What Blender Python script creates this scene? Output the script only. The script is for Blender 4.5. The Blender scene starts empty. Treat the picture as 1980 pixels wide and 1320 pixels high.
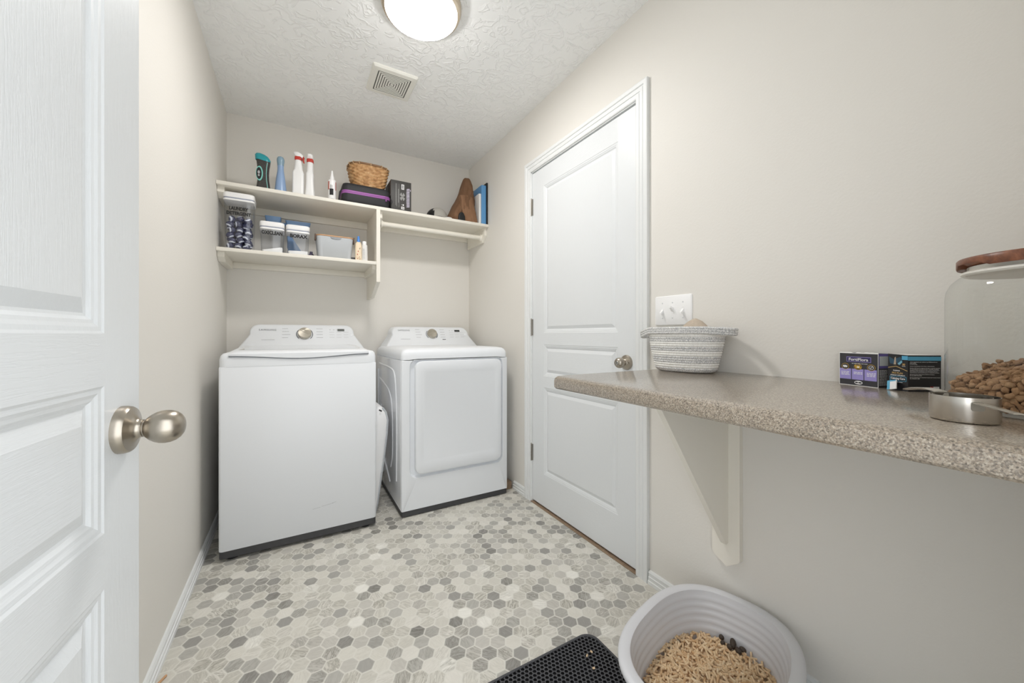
import bpy, bmesh, math, random
from mathutils import Vector, Matrix
from math import sin, cos, pi, radians
random.seed(7)
SC = bpy.context.scene
COL = SC.collection
V = Vector

# ------------------------------------------------------------------ materials
def lin(c):
    c = c / 255.0
    return c / 12.92 if c <= 0.04045 else ((c + 0.055) / 1.055) ** 2.4
def rgb(c): return (lin(c[0]), lin(c[1]), lin(c[2]), 1.0)

class NT:
    def __init__(s, name):
        s.m = bpy.data.materials.new(name); s.m.use_nodes = True
        s.t = s.m.node_tree; s.n = s.t.nodes; s.l = s.t.links
        s.b = s.n['Principled BSDF']; s.out = s.n['Material Output']
    def node(s, typ, **kw):
        n = s.n.new(typ)
        for k, v in kw.items():
            if k.startswith('i_'): n.inputs[k[2:].replace('_', ' ')].default_value = v
            else: setattr(n, k, v)
        return n
    def link(s, a, b): s.l.new(a, b)
    def math(s, op, a, b=None, c=None):
        n = s.n.new('ShaderNodeMath'); n.operation = op
        for i, x in enumerate((a, b, c)):
            if x is None: continue
            if isinstance(x, (int, float)): n.inputs[i].default_value = x
            else: s.link(x, n.inputs[i])
        return n.outputs[0]
    def obj(s): return s.node('ShaderNodeTexCoord').outputs['Object']
    def mapped(s, scale=(1, 1, 1), rot=(0, 0, 0)):
        mp = s.node('ShaderNodeMapping'); mp.inputs['Scale'].default_value = scale; mp.inputs['Rotation'].default_value = rot
        s.link(s.obj(), mp.inputs['Vector']); return mp.outputs[0]
    def noise(s, scale, detail=3, rough=0.5, vec=None, dist=0.0):
        n = s.node('ShaderNodeTexNoise'); n.inputs['Scale'].default_value = scale; n.inputs['Detail'].default_value = detail
        n.inputs['Roughness'].default_value = rough; n.inputs['Distortion'].default_value = dist
        s.link(vec if vec is not None else s.obj(), n.inputs['Vector']); return n.outputs['Fac']
    def ramp(s, fac, stops, interp='LINEAR'):
        r = s.node('ShaderNodeValToRGB'); cr = r.color_ramp; cr.interpolation = interp
        while len(cr.elements) < len(stops): cr.elements.new(0.5)
        for e, (p, c) in zip(cr.elements, stops):
            e.position = p; e.color = rgb(c) if len(c) == 3 else c
        s.link(fac, r.inputs[0]); return r.outputs[0]
    def mix(s, fac, a, b, mode='MIX'):
        n = s.node('ShaderNodeMix', data_type='RGBA', blend_type=mode)
        for i, x in ((0, fac), (6, a), (7, b)):
            if isinstance(x, (int, float)): n.inputs[i].default_value = x
            elif isinstance(x, tuple): n.inputs[i].default_value = rgb(x) if len(x) == 3 else x
            else: s.link(x, n.inputs[i])
        return n.outputs[2]
    def bump(s, h, strength=0.3, dist=0.002):
        n = s.node('ShaderNodeBump'); n.inputs['Strength'].default_value = strength; n.inputs['Distance'].default_value = dist
        s.link(h, n.inputs['Height']); s.link(n.outputs[0], s.b.inputs['Normal'])
    def base(s, c): s.link(c, s.b.inputs['Base Color'])

def mat(name, c, rough=0.5, metal=0.0, bump=None, var=None, coat=0.0, aniso=0.0, spec=None):
    k = NT(name)
    k.b.inputs['Base Color'].default_value = rgb(c)
    k.b.inputs['Roughness'].default_value = rough
    k.b.inputs['Metallic'].default_value = metal
    k.b.inputs['Coat Weight'].default_value = coat
    if spec is not None: k.b.inputs['Specular IOR Level'].default_value = spec
    if aniso: k.b.inputs['Anisotropic'].default_value = aniso
    if bump: k.bump(k.noise(bump[0], 3), bump[1], bump[2] if len(bump) > 2 else 0.002)
    if var:
        f = k.noise(var[0], 3)
        k.base(k.mix(f, tuple(max(0, x - var[1]) for x in c), tuple(min(255, x + var[1]) for x in c)))
    return k.m

def emit(name, c, strength):
    k = NT(name)
    k.b.inputs['Base Color'].default_value = rgb((255, 250, 240))
    k.b.inputs['Emission Color'].default_value = rgb(c); k.b.inputs['Emission Strength'].default_value = strength
    k.b.inputs['Roughness'].default_value = 0.3
    # emission weighted downward and cut at the sides to reduce glow on the ceiling
    g = k.node('ShaderNodeNewGeometry'); sp = k.node('ShaderNodeSeparateXYZ'); k.link(g.outputs['Normal'], sp.inputs[0])
    d = k.math('MAXIMUM', k.math('MULTIPLY', sp.outputs[2], -1.0), 0.0)
    k.link(k.math('MULTIPLY', k.math('ADD', k.math('MULTIPLY', k.math('POWER', d, 1.6), 0.88), 0.12), strength), k.b.inputs['Emission Strength'])
    return k.m

def thin_glass(name, tint=(250, 252, 252), rough=0.0, refl=1.0):
    k = NT(name)
    tr = k.node('ShaderNodeBsdfTransparent'); tr.inputs[0].default_value = rgb(tint)
    gl = k.node('ShaderNodeBsdfGlossy'); gl.inputs['Roughness'].default_value = rough
    lw = k.node('ShaderNodeLayerWeight')
    fr = k.math('ADD', k.math('MULTIPLY', k.math('POWER', lw.outputs['Facing'], 5.0), 0.55), 0.045)
    mx = k.node('ShaderNodeMixShader')
    k.link(k.math('MULTIPLY', fr, refl), mx.inputs[0]); k.link(tr.outputs[0], mx.inputs[1]); k.link(gl.outputs[0], mx.inputs[2])
    k.link(mx.outputs[0], k.out.inputs['Surface'])
    return k.m

M = {}
M['white_paint'] = mat('white_paint', (238, 239, 237), 0.35)
M['trim_paint'] = mat('trim_paint', (226, 228, 228), 0.38)
M['shelf_paint'] = mat('shelf_paint', (231, 227, 217), 0.45)
M['enamel'] = mat('enamel', (228, 231, 235), 0.42)
M['enamel_side'] = mat('enamel_side', (226, 228, 231), 0.14, coat=0.6)
M['white_plastic'] = mat('white_plastic', (240, 240, 240), 0.35)
M['charcoal'] = mat('charcoal', (62, 62, 64), 0.5)
M['black'] = mat('black', (18, 18, 20), 0.5)
M['gap_shade'] = mat('gap_shade', (120, 124, 132), 0.6)  # grey for the shade painted under the washer lid
M['seal'] = mat('seal', (150, 156, 172), 0.5)
M['print_grey'] = mat('print_grey', (178, 180, 183), 0.6)
M['print_pale'] = mat('print_pale', (205, 207, 209), 0.6)
M['print_dark'] = mat('print_dark', (70, 72, 78), 0.6)
M['ink'] = mat('ink', (22, 22, 24), 0.6)
M['white_print'] = mat('white_print', (235, 235, 235), 0.6)
M['display'] = mat('display', (92, 96, 92), 0.2)
M['display_dark'] = mat('display_dark', (52, 54, 54), 0.2)
M['nickel'] = mat('nickel', (176, 168, 156), 0.3, 1.0, aniso=0.4)
M['steel'] = mat('steel', (205, 200, 192), 0.24, 1.0, aniso=0.5)
M['hinge_metal'] = mat('hinge_metal', (165, 162, 155), 0.35, 1.0)
M['dial'] = mat('dial', (188, 182, 170), 0.3, 1.0, aniso=0.6)
M['litter_plastic'] = mat('litter_plastic', (214, 215, 219), 0.4)
M['dark_plastic'] = mat('dark_plastic', (44, 45, 48), 0.5)
M['rubber'] = mat('rubber', (66, 67, 71), 0.55)
M['blue_plastic'] = mat('blue_plastic', (120, 156, 200), 0.35)
M['grey_plastic'] = mat('grey_plastic', (188, 192, 196), 0.45)
M['wood_light'] = mat('wood_light', (196, 152, 112), 0.5, var=(30, 14))
M['wood_dark'] = mat('wood_dark', (88, 66, 52), 0.5)
M['tan_wood'] = mat('tan_wood', (140, 118, 96), 0.7, var=(60, 25))
M['teal'] = mat('teal', (38, 150, 160), 0.25)
M['aqua'] = mat('aqua', (130, 205, 195), 0.4)
M['bottle_dark'] = mat('bottle_dark', (56, 54, 52), 0.22, var=(160, 22))
M['blue_bottle'] = mat('blue_bottle', (138, 164, 200), 0.3)
M['blue_cap'] = mat('blue_cap', (132, 160, 178), 0.2)
M['bright_blue'] = mat('bright_blue', (70, 135, 215), 0.35)
M['red'] = mat('red', (190, 58, 46), 0.4)
M['cream_label'] = mat('cream_label', (236, 218, 190), 0.5)
M['case_black'] = mat('case_black', (34, 34, 38), 0.6, bump=(500, 0.3, 0.001))
M['purple'] = mat('purple', (168, 100, 176), 0.5)
M['purple_dark'] = mat('purple_dark', (128, 62, 132), 0.5)
M['box_dark'] = mat('box_dark', (62, 60, 58), 0.5, var=(40, 5))
M['lilac'] = mat('lilac', (158, 148, 212), 0.5)
M['lilac_deep'] = mat('lilac_deep', (96, 86, 160), 0.5)
M['box_black'] = mat('box_black', (56, 56, 60), 0.4)
M['box_jet'] = mat('box_jet', (30, 30, 33), 0.35)
M['card_edge'] = mat('card_edge', (225, 225, 222), 0.7)
M['navy'] = mat('navy', (52, 48, 92), 0.5)
M['gold'] = mat('gold', (200, 160, 60), 0.45)
M['gold_line'] = mat('gold_line', (218, 180, 112), 0.45)
M['sky_band'] = mat('sky_band', (86, 168, 204), 0.45)
M['canvas_tan'] = mat('canvas_tan', (116, 84, 59), 0.85, bump=(900, 0.25, 0.001), var=(18, 10))
M['canvas_light'] = mat('canvas_light', (136, 101, 74), 0.85, bump=(900, 0.25, 0.001), var=(18, 10))
M['binder_blue'] = mat('binder_blue', (92, 150, 200), 0.35)
M['paper'] = mat('paper', (226, 226, 224), 0.7)
M['cap_grey'] = mat('cap_grey', (168, 165, 158), 0.85, bump=(600, 0.3, 0.001))
M['toy_tan'] = mat('toy_tan', (188, 174, 158), 0.9, bump=(300, 0.5, 0.002), var=(90, 16))
M['pod_blue'] = mat('pod_blue', (44, 48, 82), 0.15, coat=0.5)
M['pod_white'] = mat('pod_white', (220, 224, 235), 0.2, coat=0.5)
M['powder'] = mat('powder', (246, 246, 244), 0.9)
M['dropping'] = mat('dropping', (64, 53, 43), 0.6, bump=(200, 0.6, 0.002))
M['glass'] = thin_glass('glass', (251, 252, 251), refl=1.1)
M['clear_plastic'] = thin_glass('clear_plastic', (247, 248, 250), 0.05, refl=1.2)
M['gasket'] = mat('gasket', (225, 222, 214), 0.3)
M['lamp_glass'] = emit('lamp_glass', (253, 250, 247), 42.0)
M['lamp_rim'] = mat('lamp_rim', (206, 192, 172), 0.32, 0.85)
M['vent_white'] = mat('vent_white', (234, 233, 226), 0.45)
M['vent_dark'] = mat('vent_dark', (84, 84, 80), 0.8)

def wall_mat():
    k = NT('wall_paint'); k.b.inputs['Roughness'].default_value = 0.6
    k.b.inputs['Base Color'].default_value = rgb((223, 220, 214))
    k.bump(k.noise(140, 2, 0.5), 0.22, 0.0015)
    return k.m
M['wall'] = wall_mat()
def ceiling_mat():
    k = NT('ceiling_texture'); k.b.inputs['Roughness'].default_value = 0.8
    k.b.inputs['Base Color'].default_value = rgb((246, 247, 247))
    n = k.noise(19, 2.5, 0.5, dist=0.9)
    r = k.ramp(n, [(0.0, (0, 0, 0)), (0.47, (0, 0, 0)), (0.55, (255, 255, 255)), (0.62, (60, 60, 60)), (1, (30, 30, 30))])
    k.bump(r, 0.50, 0.005)
    return k.m
M['ceiling'] = ceiling_mat()

def door_mat(name, scale):
    k = NT(name); k.b.inputs['Roughness'].default_value = 0.34
    k.b.inputs['Base Color'].default_value = rgb((221, 224, 226))
    n = k.noise(1.0, 4, 0.6, vec=k.mapped(scale), dist=0.6)
    r = k.ramp(n, [(0.0, (255, 255, 255)), (0.44, (255, 255, 255)), (0.52, (90, 90, 90)), (0.58, (255, 255, 255)), (1, (255, 255, 255))])
    k.bump(r, 0.15, 0.0012)
    return k.m
M['door_h'] = door_mat('door_grain_across', (9, 9, 160))
M['door_v'] = door_mat('door_grain_up', (150, 150, 9))

def hex_floor():
    k = NT('hexagon_vinyl'); S = 0.0515
    sep = k.node('ShaderNodeSeparateXYZ'); k.link(k.obj(), sep.inputs[0])
    px, py = sep.outputs[0], sep.outputs[1]
    W = S * math.sqrt(3)
    def lattice(ox, oy):
        cx = k.math('ADD', k.math('MULTIPLY', k.math('ROUND', k.math('DIVIDE', k.math('SUBTRACT', px, ox), W)), W), ox)
        cy = k.math('ADD', k.math('MULTIPLY', k.math('ROUND', k.math('DIVIDE', k.math('SUBTRACT', py, oy), S)), S), oy)
        dx = k.math('SUBTRACT', px, cx); dy = k.math('SUBTRACT', py, cy)
        d2 = k.math('ADD', k.math('MULTIPLY', dx, dx), k.math('MULTIPLY', dy, dy))
        return cx, cy, dx, dy, d2
    A = lattice(0.595, 1.123); B = lattice(0.595 + W / 2, 1.123 + S / 2)
    useB = k.math('LESS_THAN', B[4], A[4])
    def pick(i):
        return k.math('ADD', k.math('MULTIPLY', B[i], useB), k.math('MULTIPLY', A[i], k.math('SUBTRACT', 1.0, useB)))
    cx, cy, dx, dy = pick(0), pick(1), pick(2), pick(3)
    ax, ay = k.math('ABSOLUTE', dx), k.math('ABSOLUTE', dy)
    hd = k.math('MAXIMUM', ay, k.math('ADD', k.math('MULTIPLY', ax, 0.8660254), k.math('MULTIPLY', ay, 0.5)))
    edge = k.math('SUBTRACT', S / 2, hd)
    comb = k.node('ShaderNodeCombineXYZ')
    k.link(k.math('ROUND', k.math('MULTIPLY', cx, 400)), comb.inputs[0]); k.link(k.math('ROUND', k.math('MULTIPLY', cy, 400)), comb.inputs[1])
    wn = k.node('ShaderNodeTexWhiteNoise', noise_dimensions='3D'); k.link(comb.outputs[0], wn.inputs['Vector'])
    rnd = wn.outputs['Value']
    sc = k.node('ShaderNodeSeparateColor'); k.link(wn.outputs['Color'], sc.inputs[0])
    col = k.ramp(rnd, [(0.0, (216, 213, 204)), (0.24, (208, 205, 196)), (0.42, (222, 219, 211)), (0.54, (196, 193, 186)), (0.68, (180, 178, 172)), (0.80, (162, 160, 155)), (0.90, (146, 144, 140)), (0.95, (236, 234, 227)), (1.0, (236, 234, 227))], 'CONSTANT')
    # streaks inside a tile, each tile with a direction of its own
    rot = k.node('ShaderNodeVectorRotate', rotation_type='Z_AXIS'); k.link(k.obj(), rot.inputs['Vector'])
    k.link(k.math('MULTIPLY', sc.outputs[1], 3.0), rot.inputs['Angle'])
    off = k.node('ShaderNodeVectorMath', operation='ADD'); k.link(rot.outputs[0], off.inputs[0]); k.link(wn.outputs['Color'], off.inputs[1])
    mp = k.node('ShaderNodeMapping'); mp.inputs['Scale'].default_value = (24, 120, 1); k.link(off.outputs[0], mp.inputs['Vector'])
    st = k.noise(1.0, 4, 0.6, vec=mp.outputs[0], dist=0.9)
    dark = k.ramp(st, [(0.0, (255, 255, 255)), (0.38, (246, 246, 246)), (0.50, (214, 213, 210)), (0.58, (168, 166, 160)), (0.63, (246, 246, 246)), (1.0, (255, 255, 255))])
    amt = k.math('ADD', k.math('MULTIPLY', k.math('POWER', sc.outputs[2], 1.5), 0.9), 0.12)
    col = k.mix(amt, col, k.mix(1.0, col, dark, 'MULTIPLY'))
    big = k.noise(3.0, 2)
    col = k.mix(0.10, col, k.ramp(big, [(0.3, (196, 193, 183)), (0.7, (230, 228, 220))]))
    g = k.ramp(edge, [(0.0, (255, 255, 255)), (0.0016, (255, 255, 255)), (0.0024, (0, 0, 0)), (1, (0, 0, 0))])
    col = k.mix(g, col, (217, 215, 207))
    k.base(col); k.b.inputs['Roughness'].default_value = 0.5
    k.bump(g, -0.08, 0.001)
    return k.m
M['floor'] = hex_floor()

def laminate():
    k = NT('speckled_laminate')
    v = k.node('ShaderNodeTexVoronoi'); v.inputs['Scale'].default_value = 520; k.link(k.obj(), v.inputs['Vector'])
    s = k.node('ShaderNodeSeparateColor'); k.link(v.outputs['Color'], s.inputs[0])
    c1 = k.ramp(s.outputs[0], [(0, (158, 144, 127)), (0.22, (134, 122, 108)), (0.42, (172, 160, 144)), (0.60, (122, 115, 106)), (0.78, (190, 180, 165)), (0.88, (84, 76, 68)), (1, (84, 76, 68))], 'CONSTANT')
    n = k.ramp(k.noise(330, 4, 0.7), [(0.35, (80, 72, 64)), (0.5, (150, 138, 123)), (0.66, (200, 189, 173))])
    k.base(k.mix(0.42, c1, n)); k.b.inputs['Roughness'].default_value = 0.30; k.b.inputs['Coat Weight'].default_value = 0.7; k.b.inputs['Coat Roughness'].default_value = 0.12
    k.bump(k.noise(260, 2), 0.08, 0.001)
    return k.m
M['laminate'] = laminate()

def rope_mat(name, a, b, sc=(260, 260, 90)):
    k = NT(name); k.b.inputs['Roughness'].default_value = 0.95
    n = k.noise(1.0, 3, 0.7, vec=k.mapped(sc))
    k.base(k.ramp(n, [(0.38, a), (0.58, b)])); k.bump(n, 0.4, 0.002)
    return k.m
M['rope_white'] = rope_mat('rope_white', (224, 223, 219), (240, 239, 236))
M['rope_grey'] = rope_mat('rope_heather', (158, 160, 164), (232, 231, 229), (420, 420, 160))

def wicker():
    k = NT('wicker'); k.b.inputs['Roughness'].default_value = 0.55
    n = k.noise(40, 4, 0.6)
    g = k.node('ShaderNodeNewGeometry')
    k.base(k.ramp(n, [(0.3, (150, 108, 66)), (0.5, (190, 146, 98)), (0.7, (214, 176, 130))]))
    return k.m
M['wicker'] = wicker()
M['wicker_rim'] = mat('wicker_rim', (132, 98, 66), 0.5, var=(40, 14))
def island_mat(name, cols, rough=0.8, bump=None):
    k = NT(name); g = k.node('ShaderNodeNewGeometry')
    n = len(cols)
    c = k.ramp(g.outputs['Random Per Island'], [(i / max(1, n - 1), c) for i, c in enumerate(cols)])
    f = k.noise(150, 3)
    k.base(k.mix(0.35, c, k.mix(1.0, c, k.ramp(f, [(0.3, (165, 150, 135)), (0.7, (255, 255, 255))]), 'MULTIPLY')))
    k.b.inputs['Roughness'].default_value = rough
    if bump: k.bump(k.noise(bump[0], 3), bump[1], 0.002)
    return k.m
M['pellet'] = island_mat('pine_pellet', [(222, 192, 152), (234, 208, 170), (226, 198, 160), (240, 218, 184), (210, 172, 128), (230, 203, 165)])
M['kibble'] = island_mat('kibble', [(146, 110, 78), (168, 132, 97), (136, 100, 68), (178, 143, 108), (156, 118, 82)], 0.85, (260, 0.7))
def walnut():
    k = NT('walnut'); k.b.inputs['Roughness'].default_value = 0.35
    n = k.noise(1.0, 4, 0.6, vec=k.mapped((14, 90, 60), (0, 0, 0.5)), dist=0.5)
    k.base(k.ramp(n, [(0.3, (92, 54, 38)), (0.55, (126, 78, 54)), (0.75, (146, 96, 68))]))
    return k.m
M['walnut'] = walnut()

# ------------------------------------------------------------------ mesh helpers
BASE = {}
def B_(): return bmesh.new()
def add_box(bm, x0, x1, y0, y1, z0, z1, bev=0.0, seg=2, mi=0):
    vs = [bm.verts.new(p) for p in ((x0, y0, z0), (x1, y0, z0), (x1, y1, z0), (x0, y1, z0), (x0, y0, z1), (x1, y0, z1), (x1, y1, z1), (x0, y1, z1))]
    fs = [bm.faces.new([vs[i] for i in q]) for q in ((3, 2, 1, 0), (4, 5, 6, 7), (0, 1, 5, 4), (1, 2, 6, 5), (2, 3, 7, 6), (3, 0, 4, 7))]
    for f in fs: f.material_index = mi
    if bev > 0:
        es = list({e for f in fs for e in f.edges})
        r = bmesh.ops.bevel(bm, geom=es, offset=bev, segments=seg, affect='EDGES', profile=0.5)
        for f in r['faces']: f.material_index = mi
    return vs
def add_loft(bm, rings, cap0=True, cap1=True, closed=True, mi=0):
    R = [[bm.verts.new(p) for p in ring] for ring in rings]
    n = len(R[0])
    for a, b in zip(R, R[1:]):
        for i in range(n if closed else n - 1):
            j = (i + 1) % n
            f = bm.faces.new((a[i], a[j], b[j], b[i])); f.material_index = mi
    if cap0: bm.faces.new(list(reversed(R[0]))).material_index = mi
    if cap1: bm.faces.new(R[-1]).material_index = mi
    return R
def add_lathe(bm, prof, c=(0, 0, 0), n=32, axis=None, cap0=True, cap1=True, mi=0):
    """prof: (radius, height) pairs; axis: direction of height (default +z)"""
    ax = V(axis).normalized() if axis else V((0, 0, 1))
    e1 = ax.orthogonal().normalized(); e2 = ax.cross(e1); c = V(c)
    rings = [[c + ax * h + (e1 * cos(2 * pi * i / n) + e2 * sin(2 * pi * i / n)) * max(r, 1e-5) for i in range(n)] for r, h in prof]
    return add_loft(bm, rings, cap0, cap1, mi=mi)
def add_tube(bm, path, r, n=8, closed=False, mi=0, flat=1.0):
    P = [V(p) for p in path]; m = len(P); rings = []
    up = V((0, 0, 1)); prev = None
    for i, p in enumerate(P):
        t = (P[(i + 1) % m] - P[i - 1]) if closed else (P[min(i + 1, m - 1)] - P[max(i - 1, 0)])
        t.normalize()
        a = prev - t * prev.dot(t) if prev is not None else (up - t * up.dot(t) if abs(t.z) < 0.95 else t.orthogonal())
        a.normalize(); b = t.cross(a); prev = a
        rr = r[i] if isinstance(r, (list, tuple)) else r
        rings.append([p + a * (rr * cos(2 * pi * k / n)) + b * (rr * flat * sin(2 * pi * k / n)) for k in range(n)])
    if closed: rings.append(rings[0])
    if closed:
        R = [[bm.verts.new(q) for q in ring] for ring in rings[:-1]]
        for i in range(m):
            A, Bq = R[i], R[(i + 1) % m]
            for k in range(n):
                f = bm.faces.new((A[k], A[(k + 1) % n], Bq[(k + 1) % n], Bq[k])); f.material_index = mi
    else: add_loft(bm, rings, mi=mi)
def rrect(w, d, r, n=4, cx=0.0, cy=0.0):
    """points of a rounded rectangle, counter-clockwise"""
    r = min(r, w / 2 - 1e-5, d / 2 - 1e-5); out = []
    for sx, sy, a0 in ((1, 1, 0), (-1, 1, pi / 2), (-1, -1, pi), (1, -1, 1.5 * pi)):
        for i in range(n + 1):
            a = a0 + pi / 2 * i / n
            out.append((cx + sx * (w / 2 - r) + r * cos(a), cy + sy * (d / 2 - r) + r * sin(a)))
    return out
def ring_xy(pts, z): return [(x, y, z) for x, y in pts]
def ell(a, b, n=48, p=2.0, cx=0, cy=0, th=0):
    out = []
    for i in range(n):
        t = 2 * pi * i / n; c, s = cos(t), sin(t)
        x = a * math.copysign(abs(c) ** (2 / p), c); y = b * math.copysign(abs(s) ** (2 / p), s)
        out.append((cx + x * cos(th) - y * sin(th), cy + x * sin(th) + y * cos(th)))
    return out
def add_prism(bm, pts, f0, f1, mi=0):
    """pts 2-D; f0/f1 map a 2-D point to the two 3-D end faces"""
    return add_loft(bm, [[f0(p) for p in pts], [f1(p) for p in pts]], mi=mi)
def wbase(o):
    v = V((0, 0, 0))
    while o is not None:
        v = v + BASE.get(o.name, V((0, 0, 0))); o = o.parent
    return v
def finish(name, bm, mats, parent=None, base=None, smooth=35, xf=None):
    """link the bmesh (authored in room coordinates) as ONE mesh object"""
    bmesh.ops.recalc_face_normals(bm, faces=bm.faces)
    if xf is not None: bm.transform(xf)
    b = wbase(parent) if parent is not None else (V(base) if base is not None else V((0, 0, 0)))
    bm.transform(Matrix.Translation(-b))
    me = bpy.data.meshes.new(name); bm.to_mesh(me); bm.free()
    for m in (mats if isinstance(mats, (list, tuple)) else [mats]): me.materials.append(m)
    if smooth:
        me.polygons.foreach_set('use_smooth', [True] * len(me.polygons))
        me.set_sharp_from_angle(angle=radians(smooth))
    o = bpy.data.objects.new(name, me); COL.objects.link(o)
    if parent is not None: o.parent = parent
    else:
        o.location = b; BASE[o.name] = b
    return o
def tag(o, label=None, cat=None, group=None, kind=None):
    if label: o['label'] = label
    if cat: o['category'] = cat
    if group: o['group'] = group
    if kind: o['kind'] = kind
    return o
def thing(name, loc, label, cat, group=None, kind=None):
    o = bpy.data.objects.new(name, None); COL.objects.link(o); o.location = loc; o.empty_display_size = 0.05
    BASE[o.name] = V(loc)
    return tag(o, label, cat, group, kind)
def copy_tree(o, parent=None):
    c = o.copy(); COL.objects.link(c)
    if parent is not None: c.parent = parent
    for ch in list(o.children): copy_tree(ch, c)
    return c
def plane_xf(c, xd, yd):
    """matrix: local x,y in the plane, z out of it"""
    x = V(xd).normalized(); y = V(yd).normalized(); z = x.cross(y).normalized(); y = z.cross(x)
    m = Matrix.Identity(4)
    for i in range(3): m[i][0], m[i][1], m[i][2], m[i][3] = x[i], y[i], z[i], c[i]
    return m
def text_bm(bm, s, xf, height, width=None, bold=0.0, shear=0.0, mi=0, left=False, thick=0.0003, space=1.0):
    cu = bpy.data.curves.new('t', 'FONT'); cu.body = s; cu.size = 1.0; cu.offset = bold; cu.shear = shear; cu.resolution_u = 3
    cu.space_character = space
    cu.align_x = 'LEFT'; cu.align_y = 'BOTTOM_BASELINE'
    ob = bpy.data.objects.new('t', cu); COL.objects.link(ob)
    dg = bpy.context.evaluated_depsgraph_get(); dg.update()
    me = ob.evaluated_get(dg).to_mesh()
    vs = [v.co.copy() for v in me.vertices]; fs = [list(p.vertices) for p in me.polygons]
    ob.evaluated_get(dg).to_mesh_clear()
    bpy.data.objects.remove(ob); bpy.data.curves.remove(cu)
    if not vs: return
    x0, x1 = min(v.x for v in vs), max(v.x for v in vs); y0, y1 = min(v.y for v in vs), max(v.y for v in vs)
    sy = height / (y1 - y0); sx = (width / (x1 - x0)) if width else sy
    ox = x0 if left else (x0 + x1) / 2; oy = (y0 + y1) / 2
    nv = [bm.verts.new(xf @ V(((v.x - ox) * sx, (v.y - oy) * sy, thick))) for v in vs]
    for f in fs:
        try: bm.faces.new([nv[i] for i in f]).material_index = mi
        except ValueError: pass
def flat(bm, xf, x0, x1, y0, y1, t=0.0003, mi=0):
    vs = [bm.verts.new(xf @ V(p)) for p in ((x0, y0, 0), (x1, y0, 0), (x1, y1, 0), (x0, y1, 0), (x0, y0, t), (x1, y0, t), (x1, y1, t), (x0, y1, t))]
    for q in ((4, 5, 6, 7), (0, 1, 5, 4), (1, 2, 6, 5), (2, 3, 7, 6), (3, 0, 4, 7)): bm.faces.new([vs[i] for i in q]).material_index = mi
def disc(bm, xf, cx, cy, rx, ry=None, t=0.0004, n=24, mi=0, r_in=0.0):
    ry = ry or rx
    o = [(cx + rx * cos(2 * pi * i / n), cy + ry * sin(2 * pi * i / n)) for i in range(n)]
    if r_in <= 0:
        f = bm.faces.new([bm.verts.new(xf @ V((x, y, t))) for x, y in o]); f.material_index = mi
    else:
        k = r_in
        a = [bm.verts.new(xf @ V((x, y, t))) for x, y in o]
        b = [bm.verts.new(xf @ V((cx + (x - cx) * k, cy + (y - cy) * k, t))) for x, y in o]
        for i in range(n):
            bm.faces.new((a[i], a[(i + 1) % n], b[(i + 1) % n], b[i])).material_index = mi
def dashes(bm, xf, rows, mi=0, h=0.0011):
    """lines of print too small to read: rows of (x0, y, length)"""
    for x0, y, L in rows:
        x = x0
        while x < x0 + L:
            w = min(random.uniform(0.003, 0.008), x0 + L - x)
            if w > 0.001: flat(bm, xf, x, x + w, y - h / 2, y + h / 2, 0.0002, mi)
            x += w + 0.0012

# ------------------------------------------------------------------ the room
L, R, BK, FR, CE = -0.37, 1.288, 2.958, -0.05, 2.443
bm = B_(); add_box(bm, L - 0.12, R + 0.14, FR - 1.5, BK + 0.12, -0.1, 0.0)
tag(finish('floor', bm, M['floor'], smooth=0), 'grey and cream hexagon patterned vinyl floor', 'floor', kind='structure')
bm = B_(); add_box(bm, L - 0.12, R + 0.14, FR - 0.12, BK + 0.12, CE, CE + 0.1)
tag(finish('ceiling', bm, M['ceiling'], smooth=0), 'white knockdown textured ceiling', 'ceiling', kind='structure')
bm = B_(); add_box(bm, L - 0.12, L, FR - 0.12, BK + 0.12, 0, CE)
tag(finish('wall_left', bm, M['wall'], smooth=0), 'cream painted wall behind the open door and beside the washer', 'wall', kind='structure')
bm = B_(); add_box(bm, L, R, BK, BK + 0.12, 0, CE)
tag(finish('wall_back', bm, M['wall'], smooth=0), 'cream painted wall behind the washer, dryer and shelves', 'wall', kind='structure')
DY0, DY1, DH = 1.139, 1.976, 2.052
bm = B_()
add_box(bm, R, R + 0.12, FR - 0.12, DY0, 0, CE); add_box(bm, R, R + 0.12, DY1, BK + 0.12, 0, CE); add_box(bm, R, R + 0.12, DY0, DY1, DH, CE)
add_box(bm, R + 0.12, R + 0.14, DY0 - 0.1, DY1 + 0.1, 0, DH + 0.1)  # unseen panel added behind the door opening to block world light
tag(finish('wall_right', bm, M['wall'], smooth=0), 'cream painted wall holding the closed door and the counter', 'wall', kind='structure')
OX0, OX1 = -0.285, 0.56
bm = B_()
add_box(bm, L, OX0, FR - 0.12, FR, 0, CE); add_box(bm, OX1, R, FR - 0.12, FR, 0, CE); add_box(bm, OX0, OX1, FR - 0.12, FR, 2.06, CE)
tag(finish('wall_front', bm, M['wall'], smooth=0), 'cream painted wall around the entrance doorway', 'wall', kind='structure')

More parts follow.
